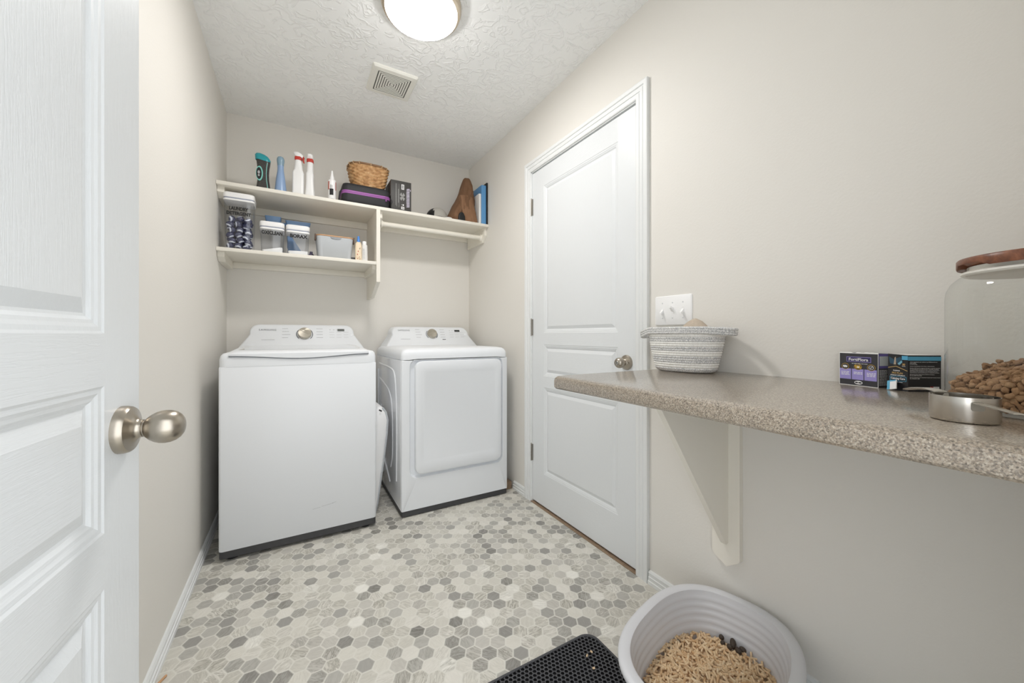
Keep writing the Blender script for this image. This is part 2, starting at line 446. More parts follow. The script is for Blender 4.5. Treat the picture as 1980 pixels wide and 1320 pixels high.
# baseboards: a ribbed profile (depth from wall, height)
BP = [(0.0, 0.0), (0.014, 0.0), (0.014, 0.014), (0.011, 0.016), (0.011, 0.028), (0.0125, 0.030), (0.009, 0.032), (0.009, 0.044), (0.0105, 0.046), (0.006, 0.054), (0.0, 0.055)]
def baseboard(name, f, a, b, label):
    bm = B_(); add_loft(bm, [[f(d, h, a) for d, h in BP], [f(d, h, b) for d, h in BP]])
    return tag(finish(name, bm, M['trim_paint'], smooth=20), label, 'baseboard', kind='structure')
baseboard('baseboard_left', lambda d, h, t: (L + d, t, h), FR, BK, 'white ribbed baseboard along the wall beside the washer')
baseboard('baseboard_right', lambda d, h, t: (R - d, t, h), FR, DY0 - 0.066, 'white ribbed baseboard behind the litter box')
baseboard('baseboard_right_back', lambda d, h, t: (R - d, t, h), DY1 + 0.05, 2.19, 'short white ribbed baseboard between dryer and closed door')
baseboard('baseboard_back', lambda d, h, t: (t, BK - d, h), L, R, 'white baseboard behind the washer and dryer')

# door casing: ribbed profile (width outward from opening, thickness)
CP = [(0.0, 0.0), (0.0, 0.010), (0.004, 0.012), (0.018, 0.012), (0.020, 0.0095), (0.023, 0.0095), (0.025, 0.013), (0.038, 0.0135), (0.040, 0.011), (0.043, 0.011), (0.046, 0.0155), (0.060, 0.0165), (0.064, 0.015), (0.064, 0.0)]
bm = B_()
rings = []
for y, z, sy, sz in ((DY1, 0, 1, 0), (DY1, DH, 1, 1), (DY0, DH, -1, 1), (DY0, 0, -1, 0)):
    rings.append([(R - t, y + sy * w, z + sz * w) for w, t in CP])
add_loft(bm, rings)
# jamb linings and stops inside the opening
for y0, y1 in ((DY0 - 0.001, DY0 + 0.004), (DY1 - 0.004, DY1 + 0.001)): add_box(bm, R - 0.004, R + 0.12, y0, y1, 0, DH)
add_box(bm, R - 0.004, R + 0.12, DY0, DY1, DH - 0.005, DH)
add_box(bm, R + 0.042, R + 0.07, DY0, DY0 + 0.016, 0, DH); add_box(bm, R + 0.042, R + 0.07, DY1 - 0.016, DY1, 0, DH)
tag(finish('trim_1', bm, M['trim_paint'], smooth=20), 'white ribbed casing framing the closed door', 'trim', kind='structure')
bm = B_(); add_box(bm, R - 0.012, R + 0.11, DY0 + 0.001, DY1 - 0.001, 0.0, 0.0035, 0.001)
tag(finish('trim_2', bm, M['tan_wood'], smooth=0), 'bare tan wood threshold strip under the closed door', 'threshold', kind='structure')
# entrance jamb
bm = B_()
for x0, x1 in ((OX0 - 0.001, OX0 + 0.018), (OX1 - 0.018, OX1 + 0.001)): add_box(bm, x0, x1, FR - 0.122, FR + 0.002, 0, 2.06)
add_box(bm, OX0, OX1, FR - 0.122, FR + 0.002, 2.042, 2.06)
tag(finish('trim_3', bm, M['trim_paint'], smooth=0), 'white jamb lining the entrance doorway', 'trim', kind='structure')

# ------------------------------------------------------------------ doors
MOLD = [(0.0, 0.0), (0.003, 0.0016), (0.008, 0.0022), (0.012, 0.0040), (0.016, 0.0048), (0.020, 0.0078), (0.0235, 0.0086), (0.040, 0.0022)]
def door_leaf(W, H, z0, xf, x0, x1, panels, base_parent, name):
    """face at local y=0 looking to -y, width along x; three raised panels"""
    bm = B_(); xs = [0, x0, x1, W]
    zs = [z0] + sorted(v for p in panels for v in p) + [H]
    for i in range(3):
        for j in range(len(zs) - 1):
            a, b, c, d = xs[i], xs[i + 1], zs[j], zs[j + 1]
            if i == 1 and j % 2 == 1:
                rings = [[(a + o, dep, c + o), (b - o, dep, c + o), (b - o, dep, d - o), (a + o, dep, d - o)] for o, dep in MOLD]
                mi = 0 if (d - c) < 0.3 else 1
                n0 = len(bm.faces); bm.faces.ensure_lookup_table()
                add_loft(bm, rings, cap0=False, cap1=True, mi=mi)
            else:
                f = bm.faces.new([bm.verts.new(p) for p in ((a, 0, c), (b, 0, c), (b, 0, d), (a, 0, d))])
                f.material_index = 0 if i == 1 else 1
    T = 0.035
    for q in (((0, 0, z0), (0, T, z0), (0, T, H), (0, 0, H)), ((W, 0, z0), (W, 0, H), (W, T, H), (W, T, z0)), ((0, 0, H), (0, T, H), (W, T, H), (W, 0, H)), ((0, 0, z0), (W, 0, z0), (W, T, z0), (0, T, z0)), ((0, T, z0), (W, T, z0), (W, T, H), (0, T, H))):
        bm.faces.new([bm.verts.new(p) for p in q]).material_index = 1
    bmesh.ops.remove_doubles(bm, verts=bm.verts, dist=1e-6)
    return finish(name, bm, [M['door_h'], M['door_v']], base_parent, smooth=12, xf=xf)
PAN = [(0.205, 0.724), (0.792, 0.980), (1.049, 1.929)]
# closed door in the wall
d1 = thing('door_1', (R + 0.003, 1.971, 0.0), 'closed white three panel door beside the dryer', 'door', kind='structure')
xf1 = Matrix.Translation((R + 0.003, 1.971, 0)) @ Matrix.Rotation(radians(-90), 4, 'Z')
W1 = 0.826
door_leaf(W1, 2.041, 0.013, xf1, 0.121, 0.716, PAN, d1, 'door_panel')
def P1(x, y, z): return xf1 @ V((x, y, z))
bm = B_(); n1 = (xf1.to_3x3() @ V((0, -1, 0)))
add_lathe(bm, [(0.034, 0), (0.034, 0.004), (0.030, 0.010), (0.018, 0.014), (0.013, 0.018)], P1(0.769, 0, 0.913), 32, n1)
rz = finish('knob_rose', bm, M['nickel'], d1); tag(rz, 'round satin nickel rose')
bm = B_(); add_lathe(bm, [(0.0095, 0.014), (0.0095, 0.024), (0.0165, 0.028), (0.0225, 0.036), (0.0240, 0.044), (0.0225, 0.053), (0.0175, 0.060), (0.0115, 0.0625), (0.0115, 0.0610), (0.0100, 0.0610)], P1(0.769, 0, 0.913), 32, n1)
kb = finish('door_knob', bm, M['nickel'], d1); tag(kb, 'round satin nickel knob')
bm = B_(); add_lathe(bm, [(0.0098, 0.058), (0.0098, 0.0618), (0.0090, 0.0625)], P1(0.769, 0, 0.913), 20, n1)
kz = plane_xf(P1(0.769, -0.0626, 0.913), (0, -1, 0), (0, 0, 1)); flat(bm, kz, -0.0009, 0.0009, -0.005, 0.005, 0.0002, 1)
finish('key_cylinder', bm, [M['hinge_metal'], M['black']], kb)
bm = B_(); add_lathe(bm, [(0.0028, 0.0125), (0.0028, 0.0128)], P1(0.7905, 0, 0.913), 10, n1); finish('release_hole', bm, M['black'], rz)
for zc in (1.834, 1.085, 0.307):
    bm = B_()
    y = 1.977
    for i in range(5): add_lathe(bm, [(0.0058, -0.052 + i * 0.021), (0.0058, -0.0325 + i * 0.021)], (R - 0.004, y, zc), 12)
    add_lathe(bm, [(0.0035, -0.055), (0.0045, -0.053), (0.0045, 0.0545), (0.003, 0.057)], (R - 0.004, y, zc), 12)
    add_box(bm, R - 0.004, R + 0.0025, y - 0.014, y - 0.004, zc - 0.050, zc + 0.050)
    h = finish('hinge', bm, M['hinge_metal'], d1)
# open door in the foreground
S0 = -0.725; th = radians(5.0)
O2 = V((-0.194 + S0 * sin(th), 0.69 + S0 * cos(th), 0))
d2 = thing('door_2', O2, 'open white three panel door with an egg shaped knob, nearest the viewer', 'door', kind='structure')
xf2 = Matrix.Translation(O2) @ Matrix.Rotation(radians(85), 4, 'Z')
door_leaf(0.762, 2.041, 0.013, xf2, 0.086, 0.674, [(0.205, 0.729), (0.796, 0.974), (1.037, 1.929)], d2, 'door_panel')
n2 = xf2.to_3x3() @ V((0, -1, 0)); K2 = xf2 @ V((0.7135, 0, 0.912))
bm = B_(); add_lathe(bm, [(0.0306, 0), (0.0306, 0.0045), (0.0295, 0.0090), (0.0280, 0.0112), (0.0190, 0.0132), (0.0135, 0.0162), (0.0115, 0.0195), (0.0115, 0.022)], K2, 40, n2)
rs = finish('knob_rose', bm, M['nickel'], d2); tag(rs, 'round satin nickel rose')
bm = B_(); add_lathe(bm, [(0.0092, 0.0200), (0.0103, 0.0225), (0.0103, 0.0240), (0.0130, 0.0258), (0.0168, 0.0300), (0.0197, 0.0348), (0.0214, 0.0400), (0.0219, 0.0450), (0.0213, 0.0505), (0.0192, 0.0560), (0.0156, 0.0606), (0.0108, 0.0638), (0.0052, 0.0655), (0.0001, 0.0659)], K2, 40, n2)
tag(finish('door_knob', bm, M['nickel'], d2), 'egg shaped satin nickel knob')
bm = B_()
for zc in (1.834, 1.085, 0.307):
    bm = B_(); q = xf2 @ V((-0.004, 0.002, zc))
    add_lathe(bm, [(0.0058, -0.052), (0.0058, 0.052)], q, 12); finish('hinge', bm, M['hinge_metal'], d2)
bm = B_(); add_box(bm, 0.7615, 0.7632, 0.006, 0.029, 0.878, 0.934); add_box(bm, 0.762, 0.772, 0.011, 0.024, 0.897, 0.915, 0.003)
finish('latch', bm, M['nickel'], d2, xf=xf2)

# ------------------------------------------------------------------ ceiling fixtures
LC = (0.468, 1.572)
li = thing('ceiling_light', (LC[0], LC[1], CE), 'round flush ceiling light with glowing white glass dome', 'ceiling light')
bm = B_(); add_lathe(bm, [(0.160, 0), (0.166, -0.004), (0.166, -0.020), (0.160, -0.034), (0.150, -0.040), (0.146, -0.036), (0.146, 0)], (LC[0], LC[1], CE), 64)
finish('metal_rim', bm, M['lamp_rim'], li)
bm = B_(); add_lathe(bm, [(0.149, -0.030), (0.149, -0.041), (0.144, -0.0475), (0.130, -0.0540), (0.104, -0.0590), (0.070, -0.0625), (0.035, -0.0640), (0.0001, -0.0645)], (LC[0], LC[1], CE), 64, cap0=False)
tag(finish('glass_dome', bm, M['lamp_glass'], li), 'lit white glass dome')
VX, VY = 0.470, 2.148
ve = thing('exhaust_fan_grille', (VX, VY, CE), 'square white ceiling vent grille of nested slots', 'vent')
bm = B_(); add_loft(bm, [ring_xy(rrect(w, w, r, 3, VX, VY), CE - z) for w, r, z in ((0.236, 0.008, 0.0), (0.236, 0.008, 0.006), (0.222, 0.008, 0.014), (0.174, 0.004, 0.016), (0.172, 0.004, 0.0118))], cap0=False, cap1=False)
finish('grille_frame', bm, M['vent_white'], ve)
bm = B_(); add_box(bm, VX - 0.09, VX + 0.09, VY - 0.09, VY + 0.09, CE - 0.0140, CE - 0.0005); finish('dark_backing', bm, M['vent_dark'], ve)
bm = B_()
for i in range(7):
    a = 0.0810 - i * 0.0122; b = a - 0.0078
    if i == 6: add_box(bm, VX - a, VX + a, VY - a, VY + a, CE - 0.0150, CE - 0.0120); continue
    for x0, x1, y0, y1 in ((-a, a, b, a), (-a, a, -a, -b), (-a, -b, -b, b), (b, a, -b, b)): add_box(bm, VX + x0, VX + x1, VY + y0, VY + y1, CE - 0.0150, CE - 0.0120)
finish('louvre_slats', bm, M['vent_white'], ve, smooth=0)

# ------------------------------------------------------------------ light switch
sw = thing('light_switch', (R, 0.962, 1.13), 'white three toggle switch plate on the wall behind the rope basket', 'light switch')
bm = B_(); ys = 0.960; zs_ = 1.133
add_loft(bm, [[(R - d, ys + y, zs_ + z) for y, z in rrect(0.165 - i, 0.117 - i, 0.006, 3)] for d, i in ((0.0, 0), (0.003, 0), (0.0058, 0.006))], cap0=False)
finish('wall_plate', bm, M['white_plastic'], sw)
for i, (dy, dn) in enumerate(((0.046, -1), (0.0, 1), (-0.046, -1))):
    bm = B_(); yc = ys + dy
    add_box(bm, R - 0.0066, R - 0.0055, yc - 0.0055, yc + 0.0055, zs_ - 0.0125, zs_ + 0.0125)
    a = 0.005 * dn
    add_loft(bm, [[(R - d, yc + y, zs_ + z + dz) for y, z in ((-w, -h), (w, -h), (w, h), (-w, h))] for d, dz, w, h in ((0.006, a * 0.3, 0.0045, 0.007), (0.014, a * 1.8, 0.0042, 0.0046), (0.021, a * 2.6, 0.0038, 0.0036))])
    tg = finish('toggle', bm, M['white_plastic'], sw)
    for s in (-1, 1):
        bm = B_(); add_lathe(bm, [(0.0028, 0.0), (0.0028, 0.0005), (0.0018, 0.0009)], (R - 0.0058, yc, zs_ + s * 0.030), 10, (-1, 0, 0))
        finish('screw', bm, M['print_pale'], sw)

# ------------------------------------------------------------------ wall shelf unit
SF = 2.577; T1 = 1.882; T2 = 1.519; TH = 0.0205
sh = thing('wall_shelf', (0.47, BK, T2), 'cream painted two level shelf unit with hanging rod over the machines', 'shelf')
bm = B_(); add_box(bm, L + 0.001, R - 0.001, SF, BK - 0.0005, T1 - TH, T1, 0.002); finish('upper_board', bm, M['shelf_paint'], sh)
bm = B_(); add_box(bm, L + 0.001, 0.466, SF, BK - 0.0005, T2 - TH, T2, 0.002); finish('lower_board', bm, M['shelf_paint'], sh)
bm = B_(); pr = [(SF, T1 - TH), (SF, 1.386), (2.785, 1.300), (BK - 0.0005, 1.300), (BK - 0.0005, T1 - TH)]
add_prism(bm, pr, lambda p: (0.466, p[0], p[1]), lambda p: (0.490, p[0], p[1])); finish('divider_panel', bm, M['shelf_paint'], sh, smooth=0)
for x0, x1, zt, zb in ((L + 0.001, 0.466, T1 - TH, 1.815), (L + 0.001, 0.466, T2 - TH, 1.461), (0.490, R - 0.001, T1 - TH, 1.818)):
    bm = B_(); add_box(bm, x0, x1, BK - 0.019, BK - 0.0005, zb, zt, 0.002); finish('wall_cleat', bm, M['shelf_paint'], sh)
def side_cleat(xa, xb, zt, hgt, yf=SF + 0.035):
    bm = B_(); p = [(yf, zt), (yf, zt - hgt * 0.55), (yf + 0.006, zt - hgt * 0.62), (yf + 0.016, zt - hgt * 0.70), (yf + 0.045, zt - hgt), (BK - 0.02, zt - hgt), (BK - 0.02, zt)]
    add_prism(bm, p, lambda q: (xa, q[0], q[1]), lambda q: (xb, q[0], q[1])); finish('side_cleat', bm, M['shelf_paint'], sh, smooth=0)
side_cleat(L + 0.001, L + 0.034, T1 - TH, 0.055); side_cleat(L + 0.001, L + 0.034, T2 - TH, 0.048)
side_cleat(0.446, 0.466, T2 - TH, 0.048); side_cleat(0.490, 0.510, T1 - TH, 0.075); side_cleat(R - 0.021, R - 0.001, T1 - TH, 0.105)
bm = B_(); add_lathe(bm, [(0.0165, 0.0), (0.0165, R - 0.021 - 0.510)], (0.510, 2.672, 1.797), 24, (1, 0, 0)); rod = finish('hanging_rod', bm, M['shelf_paint'], sh)
for x, s in ((0.510, 1), (R - 0.021, -1)):
    bm = B_(); add_lathe(bm, [(0.026, 0), (0.026, 0.006), (0.0215, 0.014), (0.0175, 0.014)], (x, 2.672, 1.797), 24, (s, 0, 0)); finish('rod_socket', bm, M['shelf_paint'], sh)

# ------------------------------------------------------------------ washer and dryer
def console(parent, x0, x1, sx, zt, zb, yb, knob, logo, disp, dial_rot, dark_disp):
    """control console: a rounded trapezoid whose face leans back"""
    cx = (x0 + x1) / 2; hw_t = (x1 - x0) / 2; hw_b = hw_t + sx
    slope = 0.62
    yf = lambda z: yb + (z - zb) * slope
    out = [(-hw_b, zb), (hw_b, zb)]
    r = 0.05
    for i in range(9):
        a = radians(-14) + (radians(104)) * i / 8
        out.append((hw_t - r + r * cos(a), zt - r + r * sin(a)))
    for i in range(9):
        a = radians(90) + (radians(104)) * i / 8
        out.append((-hw_t + r + r * cos(a), zt - r + r * sin(a)))
    def ring(ins, dy, y=None):
        zc = (zt + zb) / 2; res = []
        for x, z in out:
            xx = x * (1 - ins / hw_t); zz = zc + (z - zc) * (1 - 2 * ins / (zt - zb)) if z > zb + 0.01 else z
            res.append((cx + xx, (yf(zz) + dy) if y is None else y, zz))
        return res
    bm = B_(); add_loft(bm, [ring(0.0, 0, 2.905), ring(0.0, 0.016), ring(0.003, 0.006), ring(0.009, 0.0)])
    cs = finish('console', bm, M['enamel'], parent, smooth=50)
    yd = V((0, slope, 1)).normalized(); xd = V((1, 0, 0))
    def at(x, z, o=0.0008):
        n = xd.cross(yd); return plane_xf(V((x, yf(z), z)) + n * o, xd, yd)
    bm = B_(); text_bm(bm, 'SAMSUNG', at(logo[0], logo[1]), 0.0122, logo[2], bold=0.0, space=1.25); finish('brand_lettering', bm, M['print_dark'], cs, smooth=0)
    # dial
    n = xd.cross(yd); kc = V((knob[0], yf(knob[1]), knob[1]))
    bm = B_(); kr = knob[2]
    add_lathe(bm, [(kr * 1.02, 0.0), (kr * 1.02, 0.004), (kr, 0.018), (kr * 0.95, 0.021)], kc, 40, n)
    dl = finish('dial', bm, M['dial'], cs)
    bm = B_(); pm = plane_xf(kc + n * 0.0213, xd * cos(dial_rot) + yd * sin(dial_rot), yd * cos(dial_rot) - xd * sin(dial_rot))
    flat(bm, pm, -kr * 0.8, kr * 0.8, -0.0016, 0.0016, 0.0006); finish('dial_ridge', bm, M['steel'], dl)
    pk = plane_xf(kc + n * 0.0010, xd, yd); N = 12
    for a0, a1 in ((135, 225), (-45, 45)):
        prev = None; bm = B_()
        for i in range(N + 1):
            a = radians(a0 + (a1 - a0) * i / N)
            cur = [bm.verts.new(pk @ V((rr * cos(a), rr * sin(a) - 0.002, 0.0006))) for rr in (kr * 1.14, kr * 1.24)]
            if prev: bm.faces.new((prev[0], cur[0], cur[1], prev[1]))
            prev = cur
        finish('dial_scale', bm, M['print_dark'], cs)
    bm = B_(); flat(bm, at(disp[0], disp[1]), -0.021, 0.021, -0.0085, 0.0085, 0.0008); finish('display', bm, M['display_dark'] if dark_disp else M['display'], cs)
    for x_, L0, dL in ((knob[0] - kr - 0.085, 0.032, 0.012), (knob[0] + kr + 0.030, 0.036, 0.0)):
        bm = B_()
        for i in range(4): dashes(bm, at(x_, knob[1] + 0.034 - i * 0.019), [(0, 0, L0 + dL * ((i * 7) % 3) / 2)], h=0.0032)
        finish('cycle_print', bm, M['print_grey'], cs, smooth=0)
    bm = B_(); dashes(bm, at(logo[0] - 0.03, knob[1] - 0.036), [(0, 0, 0.068)], h=0.003); finish('series_print', bm, M['print_grey'], cs, smooth=0)
    if dark_disp:
        bm = B_(); flat(bm, at(knob[0] + kr + 0.052, knob[1] - 0.040), -0.013, 0.013, -0.0028, 0.0028, 0.0004); finish('badge', bm, M['print_dark'], cs, smooth=0)
    bm = B_(); bx = knob[0] + kr + 0.105
    for i in range(3):
        for j in range(3): dashes(bm, at(bx + i * 0.043, knob[1] + 0.012 - j * 0.017), [(0, 0, 0.03)], h=0.003)
    for i in range(4): dashes(bm, at(bx + i * 0.022, disp[1] + 0.002), [(0, 0, 0.010)], h=0.006)
    finish('button_print', bm, M['print_pale'], cs, smooth=0)
    bm = B_(); bx = disp[0] + 0.055
    add_lathe(bm, [(0.013, 0), (0.013, 0.0012), (0.012, 0.0018)], (bx + 0.01, yf(knob[1] - 0.004), knob[1] - 0.004), 20, n); finish('start_button', bm, M['enamel'], cs)
    return cs

WX0, WX1, WY0, WY1 = -0.298, 0.386, 2.137, 2.875
ws = thing('washing_machine', ((WX0 + WX1) / 2, (WY0 + WY1) / 2, 0.0), 'white top loading washing machine beside the cream wall, under the lower shelf', 'washing machine')
wc, wy = (WX0 + WX1) / 2, (WY0 + WY1) / 2; ww, wd = WX1 - WX0, WY1 - WY0
bm = B_(); add_loft(bm, [ring_xy(rrect(ww - i, wd - i, 0.012, 4, wc, wy), z) for i, z in ((0.004, 0.048), (0.0, 0.052), (0.0, 0.885), (0.003, 0.888))]); finish('cabinet', bm, M['enamel'], ws)
bm = B_(); add_loft(bm, [ring_xy(rrect(ww - 0.004, wd - 0.004, 0.010, 4, wc, wy), z) for z in (0.016, 0.049)]); finish('base_plinth', bm, M['charcoal'], ws)
for x, y in ((WX0 + 0.05, WY0 + 0.04), (WX1 - 0.05, WY0 + 0.04), (WX0 + 0.05, WY1 - 0.04), (WX1 - 0.05, WY1 - 0.04)):
    bm = B_(); add_lathe(bm, [(0.022, 0.0), (0.024, 0.004), (0.020, 0.012), (0.012, 0.018)], (x, y, 0), 16); finish('foot', bm, M['black'], ws)
bm = B_(); add_loft(bm, [ring_xy(rrect(ww - i, wd - i, max(0.012, 0.03 - 0), 6, wc, wy), z) for i, z in ((0.0, 0.888), (0.0, 0.922), (0.008, 0.940), (0.024, 0.950), (0.05, 0.9530), (0.10, 0.9535))])
finish('top_cover', bm, M['enamel'], ws, smooth=50)
# lid: front lip that droops in the middle, glass inset
bm = B_(); N = 24; lx0, lx1 = -0.262, 0.347; sec = []
for i in range(N + 1):
    t = i / N; x = lx0 + (lx1 - lx0) * t; dr = 0.016 * (sin(pi * t) ** 2)
    e = 0.010 * (1 - min(1, min(t, 1 - t) * 25))
    sec.append([(x, 2.705, 0.9560), (x, 2.705, 0.9750 - e * 0.3), (x, 2.20, 0.9625 - e * 0.5), (x, 2.160, 0.9605 - e * 0.8), (x, 2.140, 0.9560 - e * 0.8), (x, 2.131 + e * 0.5, 0.9485), (x, 2.131 + e * 0.5, 0.9400 - dr), (x, 2.139, 0.9370 - dr), (x, 2.20, 0.9500)])
add_loft(bm, sec); ld = finish('lid', bm, M['enamel'], ws, smooth=40)
bm = B_(); add_loft(bm, [[(x, y, 0.9625 + 0.0125 * (y - 2.20) / 0.505 + 0.0002 + z) for x, y in ((lx0 + 0.030 + o, 2.225 + o), (lx1 - 0.030 - o, 2.225 + o), (lx1 - 0.060 - o, 2.675 - o), (lx0 + 0.060 + o, 2.675 - o))] for o, z in ((0, 0.0), (0.0005, 0.001))]); tag(finish('lid_window', bm, M['display'] if False else mat('lid_glass', (176, 180, 183), 0.12, coat=1.0), ld, smooth=0), 'pale glass lid window')
bm = B_(); add_loft(bm, [[(lx0 + 0.002 + (lx1 - lx0 - 0.004) * i / N, y, 0.9385 - 0.016 * sin(pi * i / N) ** 2 - dz) for y, dz in ((2.1348, 0.0), (2.1352, 0.0038), (2.16, 0.0038), (2.16, 0.0))] for i in range(N + 1)]); finish('lid_gap_shade', bm, M['gap_shade'], ws)  # solid grey strip painting in the shade of the gap below the lid
console(ws, -0.235, 0.352, 0.056, 1.103, 0.950, 2.688, (0.0575, 1.043, 0.038), (-0.142, 1.068, 0.090), (0.271, 1.069), radians(-35), False)
bm = B_(); pm = plane_xf(V((0.11, WY0 - 0.0002, 0.165)), (1, 0, 0.10), (0, 0, 1))
for x, L_ in ((-0.03, 0.035), (0.01, 0.055), (0.06, 0.018)): flat(bm, pm, x, x + L_, -0.0006 + x * 0.05, 0.0006 + x * 0.05, 0.0002)
tag(finish('scuff_mark', bm, M['print_grey'], ws, smooth=0), 'faint grey scuff')

DX0, DX1, DYF, DYB = 0.522, 1.207, 2.145, 2.885
dr = thing('clothes_dryer', ((DX0 + DX1) / 2, (DYF + DYB) / 2, 0.0), 'white front loading clothes dryer beside the closed door', 'dryer')
dc, dd = (DX0 + DX1) / 2, DX1 - DX0; dy_c = (DYF + DYB) / 2
bm = B_()
# shell with a recessed opening for the door
NP = 5; ZT = 0.893; ZB = 0.035
def zr(w, h, r, cx, cz, y): return [(x, y, z) for x, z in rrect(w, h, r, NP, cx, cz)]
cz = (ZT + ZB) / 2; hh = ZT - ZB
add_loft(bm, [zr(dd, hh, 0.004, dc, cz, DYB), zr(dd, hh, 0.004, dc, cz, DYF + 0.008), zr(dd - 0.004, hh - 0.001, 0.004, dc, cz, DYF + 0.002), zr(dd - 0.012, hh - 0.004, 0.004, dc, cz, DYF),
              zr(0.604, 0.684, 0.045, 0.870, 0.5565, DYF), zr(0.600, 0.680, 0.044, 0.870, 0.5565, DYF + 0.003), zr(0.590, 0.670, 0.042, 0.872, 0.5565, DYF + 0.018)])
finish('cabinet', bm, M['enamel'], dr, smooth=40)
bm = B_()
add_loft(bm, [zr(0.560, 0.652, 0.040, 0.8795, 0.5605, DYF + 0.018), zr(0.560, 0.652, 0.040, 0.8795, 0.5605, DYF - 0.004), zr(0.554, 0.646, 0.038, 0.8795, 0.5605, DYF - 0.010), zr(0.540, 0.632, 0.034, 0.8795, 0.5605, DYF - 0.0125),
              zr(0.48, 0.52, 0.02, 0.8795, 0.5605, DYF - 0.0125), zr(0.468, 0.508, 0.018, 0.8795, 0.5605, DYF - 0.0105)])
dd_ = finish('door', bm, M['enamel'], dr, smooth=40)
bm = B_(); add_loft(bm, [ring_xy(rrect(dd - i, DYB - DYF - i, 0.012 + max(0, 0.012), 6, dc, dy_c), z) for i, z in ((0.0, ZT + 0.001), (0.0, 0.915), (0.006, 0.932), (0.020, 0.946), (0.045, 0.955), (0.10, 0.960), (0.25, 0.962))])
finish('top_cover', bm, M['enamel'], dr, smooth=50)
bm = B_(); add_loft(bm, [ring_xy(rrect(dd - 0.006, DYB - DYF - 0.006, 0.008, 4, dc, dy_c), z) for z in (0.006, 0.036)]); finish('base_plinth', bm, M['charcoal'], dr)
for x, y in ((DX0 + 0.05, DYF + 0.05), (DX1 - 0.05, DYF + 0.05), (DX0 + 0.05, DYB - 0.05), (DX1 - 0.05, DYB - 0.05)):
    bm = B_(); add_lathe(bm, [(0.022, 0.0), (0.022, 0.008)], (x, y, 0), 16); finish('foot', bm, M['black'], dr)
bm = B_(); add_box(bm, DX0 - 0.0015, DX0 + 0.002, DYF + 0.012, DYB - 0.004, 0.05, ZT - 0.004, 0.001)
for pts, r in (([(2.75, 0.84), (2.34, 0.83), (2.28, 0.79), (2.245, 0.6), (2.24, 0.4), (2.25, 0.18)], 0.007),
               ([(2.75, 0.74), (2.44, 0.69), (2.37, 0.62), (2.35, 0.5), (2.35, 0.3), (2.40, 0.22)], 0.006),
               ([(2.70, 0.56), (2.70, 0.36), (2.62, 0.22), (2.42, 0.12)], 0.006), ([(2.80, 0.8), (2.80, 0.3), (2.74, 0.16)], 0.006)):
    # smooth the corner points
    q = []
    for a, b in zip(pts, pts[1:]):
        for i in range(4): q.append((a[0] + (b[0] - a[0]) * i / 4, a[1] + (b[1] - a[1]) * i / 4))
    q.append(pts[-1])
    for _ in range(2): q = [q[0]] + [((q[i - 1][0] + q[i][0] * 2 + q[i + 1][0]) / 4, (q[i - 1][1] + q[i][1] * 2 + q[i + 1][1]) / 4) for i in range(1, len(q) - 1)] + [q[-1]]
    add_tube(bm, [(DX0 - 0.001, y, z) for y, z in q], r, 8)
tag(finish('side_panel', bm, M['enamel_side'], dr, smooth=50), 'glossy side with pressed ribs')
console(dr, 0.604, 1.196, 0.052, 1.098, 0.955, 2.700, (0.897, 1.043, 0.036), (0.692, 1.071, 0.084), (1.104, 1.069), radians(18), True)

# white basket wedged between the two machines
lb = thing('folded_laundry_basket', (0.44, 2.42, 0.0), 'white folded plastic laundry basket wedged between washer and dryer', 'laundry basket')
bm = B_(); rings = []
for z, x0, x1 in ((0.0, 0.396, 0.418), (0.06, 0.394, 0.428), (0.16, 0.394, 0.440), (0.32, 0.396, 0.460), (0.46, 0.400, 0.474), (0.54, 0.404, 0.478), (0.585, 0.408, 0.470), (0.610, 0.415, 0.452), (0.618, 0.422, 0.440)):
    k = 1.0 if z < 0.58 else 1.0 - (z - 0.58) * 3
    rings.append(ring_xy(rrect(x1 - x0, 0.36 * k * (0.8 + 0.2 * min(1, z / 0.5)), 0.02, 5, (x0 + x1) / 2, 2.45), z))
add_loft(bm, rings); finish('basket_shell', bm, M['white_plastic'], lb, smooth=50)
bm = B_(); add_tube(bm, [(x1 - 0.003, 2.45 - 0.18 * (0.8 + 0.2 * min(1, z / 0.5)) + 0.004, z) for z, x1 in ((0.004, 0.418), (0.06, 0.428), (0.16, 0.440), (0.32, 0.460), (0.46, 0.474), (0.54, 0.478), (0.585, 0.468))] + [(0.448, 2.283, 0.612)], 0.0045, 8); finish('rim_edge', bm, M['grey_plastic'], lb)
bm = B_(); pm = plane_xf(V((0.434, 2.265, 0.598)), (1, 0, -0.6), (0, 0, 1)); flat(bm, pm, -0.012, 0.006, -0.004, 0.004, 0.002); finish('handle_slot', bm, M['black'], lb)

# scrap of wood by the dryer, and a stray pellet by the baseboard
bm = B_(); add_box(bm, 1.213, 1.272, 2.20, 2.34, 0.0, 0.050, 0.004)
tag(finish('wood_block', bm, M['tan_wood'], base=(1.243, 2.27, 0)), 'rough brown wood block on the floor between dryer and wall', 'wood block')

